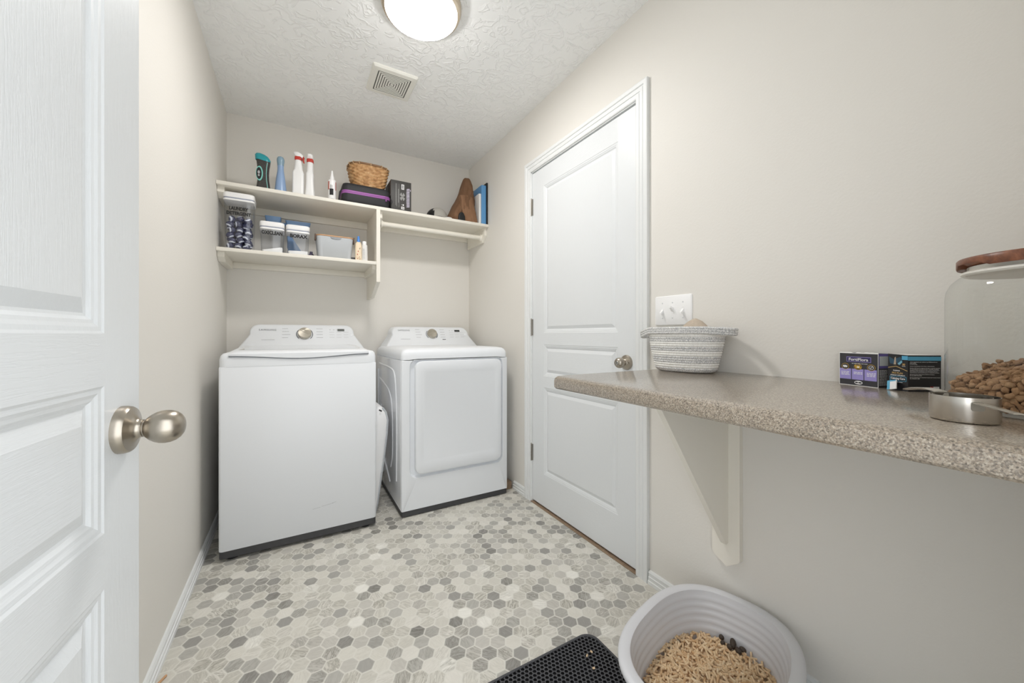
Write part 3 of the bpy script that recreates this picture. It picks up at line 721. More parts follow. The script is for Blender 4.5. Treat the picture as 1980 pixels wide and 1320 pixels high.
# ------------------------------------------------------------------ counter and bracket
CT, CB, CXF, CYE = 0.908, 0.868, 0.703, 0.955
ct = None
bm = B_(); prof = [(R - 0.0005, CB), (CXF + 0.006, CB), (CXF + 0.001, CB + 0.005), (CXF, CB + 0.012), (CXF, CT - 0.016), (CXF + 0.003, CT - 0.007), (CXF + 0.009, CT - 0.002), (CXF + 0.018, CT), (R - 0.0005, CT)]
def cend(p, y, ins):
    return (p[0] + (ins if p[0] < 1.0 else 0), y, p[1] + (ins if p[1] < CB + 0.004 else (-ins if p[1] > CT - 0.004 else 0)))
add_loft(bm, [[(x, FR + 0.001, z) for x, z in prof], [(x, CYE - 0.006, z) for x, z in prof], [cend(p, CYE - 0.001, 0.002) for p in prof], [cend(p, CYE, 0.006) for p in prof]])
tag(finish('countertop', bm, M['laminate'], base=(1.0, 0.45, CB), smooth=30), 'speckled brown laminate counter along the wall, rounded front edge', 'countertop')
bk = thing('counter_bracket', (R, 0.742, 0.29), 'cream painted triangular wood bracket holding up the counter', 'bracket')
bm = B_(); p = [(0.696, CB), (0.696, 0.286), (0.702, 0.279), (0.740, 0.252), (0.782, 0.274), (0.790, 0.286), (0.790, CB)]
add_prism(bm, p, lambda q: (R - 0.0005, q[0], q[1]), lambda q: (R - 0.019, q[0], q[1])); finish('back_plate', bm, M['shelf_paint'], bk, smooth=0)
bm = B_(); p = [(R - 0.019, CB), (R - 0.019, 0.335), (R - 0.030, 0.330), (0.900, 0.862), (0.900, CB)]
add_prism(bm, p, lambda q: (q[0], 0.733, q[1]), lambda q: (q[0], 0.753, q[1])); finish('gusset', bm, M['shelf_paint'], bk, smooth=0)

# ------------------------------------------------------------------ rope basket on the counter
rbx, rby, rth = 1.192, 0.842, radians(96)
rb = thing('rope_basket', (rbx, rby, CT), 'oval grey and white coiled rope basket on the counter under the switch', 'basket')
def oval(a, b, z, n=64): return [(x, y, z) for x, y in ell(a, b, n, 2.2, rbx, rby, rth)]
bm = B_(); rows = 17; hR = 0.136; rings = []; mis = []
pat = [1, 1, 0, 0, 1, 1, 1, 0, 0, 1, 1, 0, 0, 1, 1, 0, 0]
for i in range(rows):
    z0 = CT + 0.001 + hR * i / rows; dz = hR / rows
    for t, o in ((0.0, -0.0018), (0.25, 0.0), (0.5, 0.0008), (0.75, 0.0)):
        f = (i + t) / rows; a = 0.102 + 0.032 * f ** 0.8; b = 0.063 + 0.020 * f ** 0.8
        if i == 0: a -= 0.008 * (1 - t); b -= 0.008 * (1 - t)
        rings.append(oval(a + o, b + o, z0 + dz * t)); mis.append(pat[i])
RR = add_loft(bm, rings, cap1=False)
bm.faces.ensure_lookup_table()
n = 64
for k in range(len(rings) - 1):
    for i in range(n): bm.faces[k * n + i].material_index = mis[k]
add_loft(bm, [oval(0.130, 0.079, CT + 0.13), oval(0.096, 0.058, CT + 0.012)], cap0=False)
finish('basket_body', bm, [M['rope_white'], M['rope_grey']], rb, smooth=60)
bm = B_()
for i in range(3):
    pts = []
    for k in range(80):
        t = 2 * pi * k / 80; c, s = cos(t), sin(t)
        ext = 0.034 * max(0, abs(c) - 0.62) / 0.38
        a = 0.132 + ext + (0.001 * i); b = 0.083
        x = a * math.copysign(abs(c) ** 0.9, c); y = b * math.copysign(abs(s) ** 0.9, s)
        drop = 0.016 * (max(0, c - 0.70) / 0.30) + 0.006 * (max(0, -c - 0.7) / 0.3)
        pts.append((rbx + x * cos(rth) - y * sin(rth), rby + x * sin(rth) + y * cos(rth), CT + 0.1360 + i * 0.0075 - drop))
    add_tube(bm, pts, 0.0048, 8, closed=True)
tag(finish('rim_handles', bm, M['rope_grey'], rb, smooth=60), 'grey heather rope rim flaring into end handles')
bm = B_(); rr = bmesh.ops.create_icosphere(bm, subdivisions=3, radius=1.0)
for v in rr['verts']:
    v.co.x *= 0.045; v.co.y *= 0.055; v.co.z *= 0.05
    v.co.z += 0.012 * math.exp(-((v.co.y - 0.0) ** 2 + v.co.x ** 2) / 0.0006)
    v.co += v.co.normalized() * 0.002 * sin(v.co.x * 140 + v.co.y * 90)
bmesh.ops.translate(bm, verts=bm.verts, vec=(rbx + 0.012, rby - 0.032, CT + 0.124))
tag(finish('stuffed_toy', bm, M['toy_tan'], base=(rbx, rby - 0.03, CT + 0.08), smooth=60), 'tan fuzzy stuffed toy peeking over the rope basket rim', 'toy')

# ------------------------------------------------------------------ supplement boxes
def carton(name, c0, c1, depth, z0, h, label, cat):
    """front face runs c0 -> c1 (as seen), returns thing, plane of the front, plane of the right side"""
    a, b = V((c0[0], c0[1], z0)), V((c1[0], c1[1], z0))
    d = (b - a).normalized(); inn = V((-d.y, d.x, 0))
    if inn.x < 0: inn = -inn
    t = thing(name, (a + b) / 2, label, cat)
    return t, a, b, d, inn
t, a, b, d, inn = carton('supplement_box', (1.241, 0.424), (1.217, 0.341), 0.04, CT, 0.082, 'black and purple FortiFlora box standing against the wall'.replace('FortiFlora ', 'torn-top '), 'box')
w1 = (b - a).length; h1 = 0.082; dp = 0.036
bm = B_(); top = [0, .25, .5, .75, 1]
q = [a, b, b + inn * dp, a + inn * dp]
vs0 = [bm.verts.new(p) for p in q]
vs1 = [bm.verts.new(p + V((0, 0, h1))) for p in q]
for i in range(4):
    f = bm.faces.new((vs0[i], vs0[(i + 1) % 4], vs1[(i + 1) % 4], vs1[i])); f.material_index = 0
bm.faces.new(list(reversed(vs0)))
bmi = bm.faces.new([bm.verts.new(p + V((0, 0, h1 - 0.012))) for p in q]); bmi.material_index = 1
finish('carton', bm, [M['box_black'], M['card_edge']], t, smooth=0)
FM = plane_xf((a + b) / 2 + V((0, 0, h1 / 2)) - inn * 0.0004, d, (0, 0, 1))
# torn flap edge
bm = B_()
random.seed(3); xs = [-w1 / 2 + w1 * i / 14 for i in range(15)]; hs = [random.uniform(0.0005, 0.0035) for _ in xs]
for i in range(14):
    bm.faces.new([bm.verts.new(FM @ V(p)) for p in ((xs[i], h1 / 2 - 0.001, 0.0002), (xs[i + 1], h1 / 2 - 0.001, 0.0002), (xs[i + 1], h1 / 2 + hs[i + 1], -0.001), (xs[i], h1 / 2 + hs[i], -0.001))])
flat(bm, FM, -w1 / 2, -w1 / 2 + 0.0012, -h1 / 2, h1 / 2); flat(bm, FM, w1 / 2 - 0.001, w1 / 2, -h1 / 2, h1 / 2); flat(bm, FM, -w1 / 2, w1 / 2, -h1 / 2, -h1 / 2 + 0.001)
finish('torn_edge', bm, M['card_edge'], t, smooth=0)
bm = B_()
for i in range(3):
    x0 = -w1 / 2 + 0.0015 + i * (w1 - 0.003) / 3; x1 = x0 + (w1 - 0.003) / 3 - 0.0018
    flat(bm, FM, x0, x1, -0.026, 0.001, 0.0003)
finish('purple_panels', bm, M['lilac'], t, smooth=0)
bm = B_(); flat(bm, FM, -0.026, 0.028, 0.0185, 0.0315, 0.0003, 0); flat(bm, FM, -0.0250, 0.0270, 0.0195, 0.0305, 0.0006, 1)
text_bm(bm, 'FortiFlora', FM, 0.0075, 0.043, bold=0.02, mi=2, thick=0.0010)
for v in bm.verts: pass
pb = finish('name_plate', bm, [M['lilac'], M['navy'], M['white_print']], t, smooth=0)
bm = B_()
# move text up to the plate: rebuild with its own plane
bpy.data.objects.remove(pb)
bm = B_(); flat(bm, FM, -0.026, 0.028, 0.0185, 0.0315, 0.0003, 0); flat(bm, FM, -0.0250, 0.0270, 0.0195, 0.0305, 0.0006, 1)
text_bm(bm, 'FortiFlora', FM @ Matrix.Translation((0.001, 0.025, 0.0006)), 0.0072, 0.043, bold=0.02, mi=2)
finish('name_plate', bm, [M['lilac'], M['navy'], M['white_print']], t, smooth=0)
bm = B_()
for i in range(3):
    xc = -w1 / 2 + (i + 0.5) * w1 / 3
    disc(bm, FM, xc, 0.0065, 0.0088, 0.0078, 0.0006, mi=0); disc(bm, FM, xc, 0.0065, 0.0079, 0.0069, 0.0008, mi=1)
    if i == 1:
        for k in range(6): disc(bm, FM, xc - 0.005 + k * 0.002, 0.0065 + 0.002 * (-1) ** k, 0.003, 0.0022, 0.001 + k * 0.00003, 10, 0)
        disc(bm, FM, xc + 0.001, 0.006, 0.003, 0.0018, 0.0014, 10, 2)
    elif i == 0:
        for k in range(7): disc(bm, FM, xc - 0.004 + k * 0.0013, 0.0065 + 0.0018 * sin(k * 2.1), 0.0018, 0.0016, 0.001 + k * 0.00003, 8, 2)
    else:
        disc(bm, FM, xc, 0.0065, 0.0055, 0.0048, 0.001, mi=2); disc(bm, FM, xc, 0.0065, 0.0045, 0.0039, 0.0012, mi=1)
        cm = FM @ Matrix.Translation((xc, 0.0065, 0.0013))
        for p in (((-0.003, 0.0), (-0.0008, -0.0026), (-0.0002, -0.0018), (-0.0022, 0.0006)), ((-0.0008, -0.0026), (0.0036, 0.0026), (0.0028, 0.0032), (-0.0008, -0.0014))):
            bm.faces.new([bm.verts.new(cm @ V((x, y, 0))) for x, y in p]).material_index = 2
finish('round_icons', bm, [M['gold'], M['box_black'], M['white_print']], t, smooth=0)
bm = B_(); dashes(bm, FM, [(-0.014, 0.0145, 0.036)], 0, 0.0009); finish('tagline_print', bm, M['white_print'], t, smooth=0)
bm = B_()
for i in range(3):
    xc = -w1 / 2 + (i + 0.5) * w1 / 3
    for k in range(3 if i != 1 else 2): dashes(bm, FM @ Matrix.Translation((0, 0, 0.0003)), [(xc - 0.0095, -0.0075 - k * 0.0036, 0.019)], 0, 0.0016)
finish('small_print', bm, M['white_print'], t, smooth=0)
bm = B_(); disc(bm, FM, 0.001, -0.033, 0.0092, 0.0046, 0.0005); finish('oval_badge', bm, M['white_print'], t, smooth=0)
bm = B_(); dashes(bm, FM @ Matrix.Translation((0, 0, 0.0006)), [(-0.006, -0.033, 0.014)], 0, 0.003); finish('oval_print', bm, M['ink'], t, smooth=0)
SM = plane_xf(b + inn * (dp / 2) + V((0, 0, h1 / 2)) + d * 0.0004, inn, (0, 0, 1))
bm = B_(); flat(bm, SM, -dp / 2, dp / 2, 0.006, h1 / 2, 0.0002, 0); flat(bm, SM, -dp / 2 + 0.002, dp / 2, 0.012, h1 / 2 - 0.006, 0.0004, 1)
for k in range(12): dashes(bm, SM, [(-dp / 2 + 0.002, 0.001 - k * 0.0032, 0.026)], 2, 0.0012)
finish('side_print', bm, [M['lilac_deep'], mat('pale_sticker', (200, 206, 206), 0.6), M['white_print']], t, smooth=0)

# second box: corner towards the viewer
cr, lf, rt = V((1.197, 0.286, CT)), V((1.214, 0.3235, CT)), V((1.250, 0.2465, CT)); h2 = 0.083
t2 = thing('supplement_box', ((cr + lf + rt) / 3), 'black box with blue top band and Calming Care lettering beside the glass jar'.replace('Calming Care lettering', 'gold peak line'), 'box')
bk4 = lf + rt - cr
bm = B_(); q = [lf, cr, rt, bk4]; lo = [bm.verts.new(p) for p in q]; hi_ = [bm.verts.new(p + V((0, 0, h2 - (0.001 if i else -0.001)))) for i, p in enumerate(q)]
for i in range(4): bm.faces.new((lo[i], lo[(i + 1) % 4], hi_[(i + 1) % 4], hi_[i]))
bm.faces.new(list(reversed(lo))); bm.faces.new(hi_).material_index = 1
finish('carton', bm, [M['box_jet'], M['card_edge']], t2, smooth=0)
dl_ = (cr - lf).normalized(); dr_ = (rt - cr).normalized(); wl, wr = (cr - lf).length, (rt - cr).length
nl = dl_.cross(V((0, 0, 1))); nr = dr_.cross(V((0, 0, 1)))
LM = plane_xf((lf + cr) / 2 + V((0, 0, h2 / 2)) + nl * 0.0004, dl_, (0, 0, 1)); RM = plane_xf((cr + rt) / 2 + V((0, 0, h2 / 2)) + nr * 0.0004, dr_, (0, 0, 1))
bm = B_(); flat(bm, RM, -wr / 2, wr / 2, h2 / 2 - 0.013, h2 / 2 - 0.004, 0.0003); flat(bm, LM, wl / 2 - 0.012, wl / 2, h2 / 2 - 0.012, h2 / 2 - 0.003, 0.0003)
finish('blue_band', bm, M['sky_band'], t2, smooth=0)
bm = B_(); mq = LM @ Matrix.Translation((0, 0, 0.0002))
for pts, mi in ((((-0.018, 0.036), (-0.008, 0.030), (-0.004, 0.018), (-0.016, 0.020)), 0), (((-0.006, 0.031), (0.006, 0.036), (0.011, 0.026), (0.001, 0.018)), 0), (((-0.008, 0.018), (-0.006, 0.034), (-0.0035, 0.036), (-0.003, 0.018)), 1), (((0.000, 0.020), (0.008, 0.028), (0.010, 0.024), (0.004, 0.017)), 2)):
    bm.faces.new([bm.verts.new(mq @ V((x, y, 0.0001 * (mi + 1)))) for x, y in pts]).material_index = mi
finish('picture', bm, [mat('deep_blue', (44, 78, 98), 0.45), mat('fawn', (176, 160, 140), 0.5), mat('ice_blue', (120, 176, 196), 0.45)], t2, smooth=0)
bm = B_(); 
def bar(bm, xf, p, q, w, mi=0, t=0.0005):
    p, q = V((p[0], p[1], t)), V((q[0], q[1], t)); n_ = (q - p).normalized().cross(V((0, 0, 1))) * w / 2
    bm.faces.new([bm.verts.new(xf @ v) for v in (p - n_, q - n_, q + n_, p + n_)]).material_index = mi
bar(bm, LM, (-wl / 2 + 0.001, 0.010), (-0.003, 0.014), 0.0011); bar(bm, LM, (-0.003, 0.014), (wl / 2 - 0.0005, 0.0045), 0.0011)
text_bm(bm, 'PRO PLAN', LM @ Matrix.Translation((-0.0005, -0.0015, 0)), 0.0040, 0.022, bold=0.01)
text_bm(bm, '30', LM @ Matrix.Translation((0.0125, 0.019, 0)), 0.0042, 0.0056, bold=0.02)
finish('gold_lettering', bm, M['gold_line'], t2, smooth=0)
bm = B_()
text_bm(bm, 'PURINA', LM @ Matrix.Translation((-0.002, 0.004, 0)), 0.0030, 0.014, bold=0.02)
text_bm(bm, 'VETERINARY SUPPLEMENTS', LM @ Matrix.Translation((0.0, -0.0066, 0)), 0.0024, 0.030, bold=0.02)
text_bm(bm, 'sachets', LM @ Matrix.Translation((0.0125, 0.0152, 0)), 0.0016, 0.007, bold=0.02)
text_bm(bm, 'Calming Care', LM @ Matrix.Translation((0.001, -0.0145, 0.0006)), 0.0062, 0.029, bold=0.03)
dashes(bm, LM, [(-0.012, -0.0225, 0.024)], 0, 0.0009)
lines = ['Active Ingredients per sachet (1 g): Bifidobacterium', 'longum BL999', '1 x 10^9 CFU/g', '', 'Inactive Ingredients: Corn flour, maltodextrin.', '',
         'Caution: Safe use in pregnant animals or animals intended', 'for breeding has not been proven. If animal\'s condition', 'worsens or does not improve, stop product administration', 'and consult your veterinarian. An examination from a', 'veterinarian is recommended prior to using this product.', '',
         'Manufactured by: Nestle Purina PetCare Company,', 'St. Louis, MO 63164 USA', '', 'Purina trademarks are owned by Societe des Produits Nestle', 'S.A. Printed in USA']
y = h2 / 2 - 0.0165
for s in lines:
    if s: text_bm(bm, s, RM @ Matrix.Translation((-wr / 2 + 0.003, y, 0)), 0.0018, min(wr - 0.005, 0.00106 * len(s)), bold=0.025, left=True)
    y -= 0.0026 if s else 0.0015
flat(bm, RM, 0.0175, 0.029, -h2 / 2 + 0.0068, -h2 / 2 + 0.0118, 0.0003)
finish('white_lettering', bm, M['white_print'], t2, smooth=0)
bm = B_()
for i in range(3):
    for j in range(3):
        if (i + j) % 2 == 0: flat(bm, RM, 0.0115 + i * 0.0018, 0.0133 + i * 0.0018, -h2 / 2 + 0.0066 + j * 0.0018, -h2 / 2 + 0.0084 + j * 0.0018, 0.0003)
finish('red_checker', bm, M['red'], t2, smooth=0)
bm = B_(); x0, x1, y0, y1 = -0.0155, 0.0175, -0.0195, -0.0095
for q in (((x0, y0), (x1, y0)), ((x0, y1), (x1, y1)), ((x0, y0), (x0, y1)), ((x1, y0), (x1, y1))): bar(bm, LM, q[0], q[1], 0.0008)
finish('name_frame', bm, M['sky_band'], t2, smooth=0)
# sachet leaning on the second box
sc_ = (lf + cr) / 2 + nl * 0.010 - dl_ * 0.004
SX = plane_xf(sc_ + V((0, 0, 0.0125)), dl_, V((0, 0, 1)) - nl * 0.42) @ Matrix.Rotation(radians(16), 4, 'Z')
ts = thing('sachet', sc_, 'small blue and white sachet leaning on the black box', 'sachet')
bm = B_(); add_loft(bm, [[SX @ V((x, y, z)) for x, y in rrect(0.019 - i, 0.023 - i, 0.001, 2)] for i, z in ((0.001, -0.0012), (0, 0), (0.001, 0.0012))]); finish('packet', bm, M['white_print'], ts)
bm = B_(); flat(bm, SX @ Matrix.Translation((0, 0, 0.0012)), -0.009, -0.0035, -0.011, 0.011, 0.0003); flat(bm, SX @ Matrix.Translation((0, 0, 0.0012)), -0.0035, 0.008, 0.008, 0.011, 0.0003); finish('blue_stripe', bm, M['sky_band'], ts, smooth=0)

# ------------------------------------------------------------------ glass jar of kibble
JX, JY, JR = 1.045, 0.090, 0.110
jt = thing('glass_jar', (JX, JY, CT), 'large clear glass jar with walnut lid standing on the counter', 'jar')
bm = B_(); add_lathe(bm, [(0.098, 0.0005), (0.106, 0.003), (JR, 0.010), (JR, 0.190), (0.1085, 0.204), (0.103, 0.217), (0.095, 0.226), (0.088, 0.231), (0.086, 0.238), (0.0862, 0.244)], (JX, JY, CT), 64, cap1=False)
finish('glass_body', bm, M['glass'], jt, smooth=60)
bm = B_(); add_lathe(bm, [(0.080, 0.228), (0.0885, 0.229), (0.0915, 0.232), (0.0915, 0.2350), (0.0885, 0.237), (0.084, 0.2375), (0.084, 0.2445), (0.080, 0.2445)], (JX, JY, CT), 64); finish('gasket', bm, M['gasket'], jt)
bm = B_(); NN = 72; rg = []
for rr_, zz in ((0.080, 0.2440), (0.0900, 0.2430), (0.0955, 0.2410), (0.0965, 0.2430), (0.0965, 0.2560), (0.0945, 0.2585), (0.05, 0.2592)):
    ring = []
    for i in range(NN):
        a_ = 2 * pi * i / NN; dz = 0.0
        # the lid's skirt dips on most of its round and is cut up in a finger notch
        k = abs(((a_ - radians(126) + pi) % (2 * pi)) - pi)
        if rr_ > 0.085 and zz < 0.2435: dz = 0.0075 * (1 - min(1, max(0, (k - 0.28) / 0.10)))
        ring.append((JX + rr_ * cos(a_), JY + rr_ * sin(a_), CT + zz + dz))
    rg.append(ring)
add_loft(bm, rg); tag(finish('wood_lid', bm, M['walnut'], jt, smooth=40), 'walnut disc lid')
random.seed(11); bm = B_(); cnt = 0
def pile(x, y): return 0.076 + 0.036 * (x * 0.55 - y * 0.85) / JR + 0.006 * sin(x * 60) * cos(y * 50)
tmp = bmesh.new(); bmesh.ops.create_icosphere(tmp, subdivisions=2, radius=1.0); ico = ([v.co.copy() for v in tmp.verts], [[v.index for v in f.verts] for f in tmp.faces]); tmp.free()
def blob(bm, c, sx, sy, sz, rot, jit=0.12):
    m_ = Matrix.Translation(c) @ rot.to_4x4(); ph = [random.uniform(0, 6) for _ in range(3)]
    vs = []
    for p in ico[0]:
        k = 1 + jit * sin(p.x * 3 + ph[0]) + jit * sin(p.y * 3.4 + ph[1]) * 0.8 + jit * 0.6 * sin(p.z * 4 + ph[2])
        vs.append(bm.verts.new(m_ @ V((p.x * sx * k, p.y * sy * k, p.z * sz * k))))
    for f in ico[1]: bm.faces.new([vs[i] for i in f])
from mathutils import Euler
def rrot(flat_=1.0): return Euler((random.uniform(-1, 1) * flat_, random.uniform(-1, 1) * flat_, random.uniform(0, 6.28))).to_matrix()
# outer shell against the glass
for ring_i, rad in enumerate((0.098, 0.086)):
    nseg = int(2 * pi * rad / 0.0098)
    for k in range(nseg):
        a_ = 2 * pi * k / nseg; z = 0.012
        while True:
            x, y = rad * cos(a_ + z * 7), rad * sin(a_ + z * 7); top_ = pile(x, y)
            if z > top_: break
            j = lambda s: random.uniform(-s, s)
            blob(bm, (JX + x * (1 + j(0.02)), JY + y * (1 + j(0.02)), CT + z + j(0.001)), random.uniform(0.0048, 0.0070), random.uniform(0.0042, 0.0056), random.uniform(0.0035, 0.0048), rrot(1.2), 0.24)
            z += random.uniform(0.0066, 0.0082)
for k in range(420):
    r_ = 0.084 * math.sqrt(random.random()); a_ = random.uniform(0, 6.283); x, y = r_ * cos(a_), r_ * sin(a_)
    blob(bm, (JX + x, JY + y, CT + pile(x, y) - random.uniform(0.0, 0.012)), random.uniform(0.0048, 0.0070), random.uniform(0.0042, 0.0056), random.uniform(0.0035, 0.0048), rrot(1.2), 0.24)
tag(finish('kibble', bm, M['kibble'], base=(JX, JY, CT), smooth=60), 'brown dry pet kibble heaped inside the glass jar', 'pet food', kind='stuff')

# ------------------------------------------------------------------ measuring cups
def cup(name, c, r, h, z0, hdir, hlen, hz, label, wall=0.0009, droop=0.0, hw=0.006, arch=1.0, belly=0.0007):
    t = thing(name, (c[0], c[1], z0), label, 'measuring cup', 'steel measuring cups by the jar')
    bm = B_(); add_lathe(bm, [(0.0001, 0.0), (r - 0.004, 0.0), (r - 0.0012, 0.0012), (r, 0.004), (r, h), (r - wall, h), (r - wall, 0.005), (r - 0.005, 0.0018), (0.0001, 0.0018)], (c[0], c[1], z0), 56, cap0=False, cap1=False)
    finish('bowl', bm, M['steel'], t, smooth=40)
    d_ = V((hdir[0], hdir[1], 0)).normalized(); s_ = V((-d_.y, d_.x, 0)); p0 = V((c[0], c[1], z0 + hz)) + d_ * (r + 0.0004)
    bm = B_(); secs = []
    for f, dz, w in ((0.0, -0.0025, hw * 0.8), (0.04, 0.0, hw * 0.85), (0.15, 0.002, hw), (0.4, 0.004, hw * 1.1), (0.7, 0.003, hw * 1.3), (0.92, 0.0005, hw * 1.35), (0.98, -0.0002, hw * 1.0), (1.0, -0.0005, hw * 0.5)):
        q = p0 + d_ * (hlen * f) + V((0, 0, dz * arch - droop * f)); w = hw + (w - hw) * min(1.0, arch)
        secs.append([q - s_ * w - V((0, 0, 0.0007)), q - V((0, 0, belly * min(1, 4 * f * (1.05 - f)) + 0.0003)), q + s_ * w - V((0, 0, 0.0007)), q + s_ * w + V((0, 0, 0.0004)), q + V((0, 0, 0.0011)), q - s_ * w + V((0, 0, 0.0004))])
    add_loft(bm, secs); hd = finish('handle', bm, M['steel'], t, smooth=50)
    bm = B_(); pm = plane_xf(V((c[0], c[1], z0 + hz - 0.005)) + d_ * (r + 0.0002), -s_, (0, 0, 1))
    add_loft(bm, [[pm @ V((x, y, z)) for x, y in rrect(0.013 - i, 0.013 - i, 0.003, 3)] for i, z in ((0, -0.001), (0, 0.0008), (0.0012, 0.0013))])
    for x, y in ((-0.003, 0.003), (0.003, -0.003)): add_lathe(bm, [(0.0014, 0.0012), (0.0012, 0.0018), (0.0004, 0.0021)], pm @ V((x, y, 0)), 10, pm.to_3x3() @ V((0, 0, 1)))
    finish('rivet_plate', bm, M['hinge_metal'], hd)
    return t
cup('measuring_cup', (0.8645, 0.1478), 0.0352, 0.0375, CT + 0.0002, (-0.0565, -0.034), 0.085, 0.031, 'brushed steel measuring cup with flat handle in front of the jar', hw=0.0055, arch=0.0)
cup('measuring_cup', (0.866, 0.150), 0.0300, 0.028, CT + 0.0085, (0.065, 0.059), 0.084, 0.0265, 'smaller steel cup nested inside, only its long handle showing by the black box', droop=0.004, hw=0.0085, arch=1.5, belly=0.003)

# ------------------------------------------------------------------ litter box, litter, mat
LX, LY, LT = 0.991, 0.625, radians(13.3); LA, LB, LZ = 0.276, 0.205, 0.182
lt = thing('litter_box', (LX, LY, 0.008), 'pale grey plastic litter box on the floor under the counter', 'litter box')
def lring(ins, z, n=96, p=2.55): return [(x, y, z) for x, y in ell(LA - ins, LB - ins, n, p, LX, LY, LT)]
bm = B_(); rg = [lring(0.052, 0.010), lring(0.044, 0.012), lring(0.030, 0.09), lring(0.022, 0.150), lring(0.020, 0.158), lring(0.004, 0.160), lring(0.0, 0.166), lring(0.0, 0.176), lring(0.003, LZ - 0.001), lring(0.010, LZ + 0.001), lring(0.026, LZ + 0.0005), lring(0.0305, LZ - 0.002), lring(0.032, LZ - 0.014)]
z = LZ - 0.014; ins = 0.031
for k in range(5):
    for f, o in ((0.25, 0.0016), (0.5, 0.0023), (0.75, 0.0016), (1.0, 0.0)):
        rg.append(lring(ins + 0.0045 * f + o * 1.0, z - 0.021 * f))
    z -= 0.021; ins += 0.0045
rg += [lring(ins + 0.006, 0.030), lring(ins + 0.03, 0.022)]
add_loft(bm, rg); finish('tub', bm, M['litter_plastic'], lt, smooth=50)
bm = B_(); add_loft(bm, [lring(0.046, 0.0085), lring(0.040, 0.010), lring(0.024, 0.118), lring(0.022, 0.120), lring(0.032, 0.120)], cap1=False); tag(finish('outer_lower_wall', bm, M['dark_plastic'], lt, smooth=50), 'dark lower outer wall')  # dark wall round the lower outside of the tub
# pellets: a mound of loose pine pellets
random.seed(5); bm = B_()
def lit_h(u, v):
    r2 = (u / 0.235) ** 2 + (v / 0.165) ** 2
    return 0.066 - 0.010 * r2 + 0.008 * math.exp(-((u + 0.0) ** 2 + (v - 0.02) ** 2) / 0.008) + 0.004 * sin(u * 31) * cos(v * 37)
cL, sL = cos(LT), sin(LT)
def pellet(bm, c, length, r, rot):
    m_ = Matrix.Translation(c) @ rot.to_4x4(); rings = []
    for x, k in ((-0.5, 0.86), (-0.44, 1.0), (0.44, 1.0), (0.5, 0.86)):
        rings.append([m_ @ V((x * length, r * k * cos(pi * i / 3.5), r * k * sin(pi * i / 3.5))) for i in range(7)])
    add_loft(bm, rings)
count = 0
while count < 1900:
    u, v = random.uniform(-0.235, 0.235), random.uniform(-0.168, 0.168)
    if (abs(u) / 0.232) ** 2.55 + (abs(v) / 0.162) ** 2.55 > 0.96 or u > 0.205: continue
    dep = random.choice((0, 0, 0.004, 0.009))
    c = (LX + u * cL - v * sL, LY + u * sL + v * cL, lit_h(u, v) - dep)
    pellet(bm, c, random.uniform(0.012, 0.028), random.uniform(0.0029, 0.0036), Euler((0, random.uniform(-0.6, 0.6), random.uniform(0, 6.28))).to_matrix())
    count += 1
# solid bed beneath the loose top layer
bed = []
for f, dz in ((1.0, -0.02), (1.0, -0.012), (0.8, -0.010), (0.5, -0.010), (0.2, -0.010)):
    ring = []
    for x, y in ell(0.226 * f, 0.156 * f, 64, 2.5):
        ring.append((LX + x * cL - y * sL, LY + x * sL + y * cL, lit_h(x, y) + dz - (0.02 if f == 1.0 else 0)))
    bed.append(ring)
add_loft(bm, bed)
tag(finish('litter_pellets', bm, M['pellet'], base=(LX, LY, 0.04), smooth=50), 'tan pine pellets filling the grey litter box', 'cat litter', kind='stuff')
random.seed(9)
def at_uv(u, v, dz=0.0): return V((LX + u * cL - v * sL, LY + u * sL + v * cL, lit_h(u, v) + dz))
for i, (u, v, s, lab) in enumerate(((0.213, 0.036, 0.0078, 'round dark dropping on the pellets, farthest from the viewer'), (0.190, 0.026, 0.0074, 'dark dropping beside the round one on the pellets'), (0.190, 0.006, 0.0085, 'small dark dropping in the middle of the cluster on the pellets'),
                                   (0.210, 0.002, 0.0100, 'long dark dropping lying on top of the cluster'), (0.192, -0.018, 0.0095, 'dark dropping at the near end of the cluster'), (0.206, -0.026, 0.0092, 'dark dropping touching the litter box side'))):
    bm = B_(); c = at_uv(u, v, 0.006)
    blob(bm, c, s * (1.6 if i == 3 else 1.05), s, s, rrot(0.3), 0.06)
    tag(finish('cat_dropping', bm, M['dropping'], base=c, smooth=60), lab, 'dropping', 'droppings in the litter box')

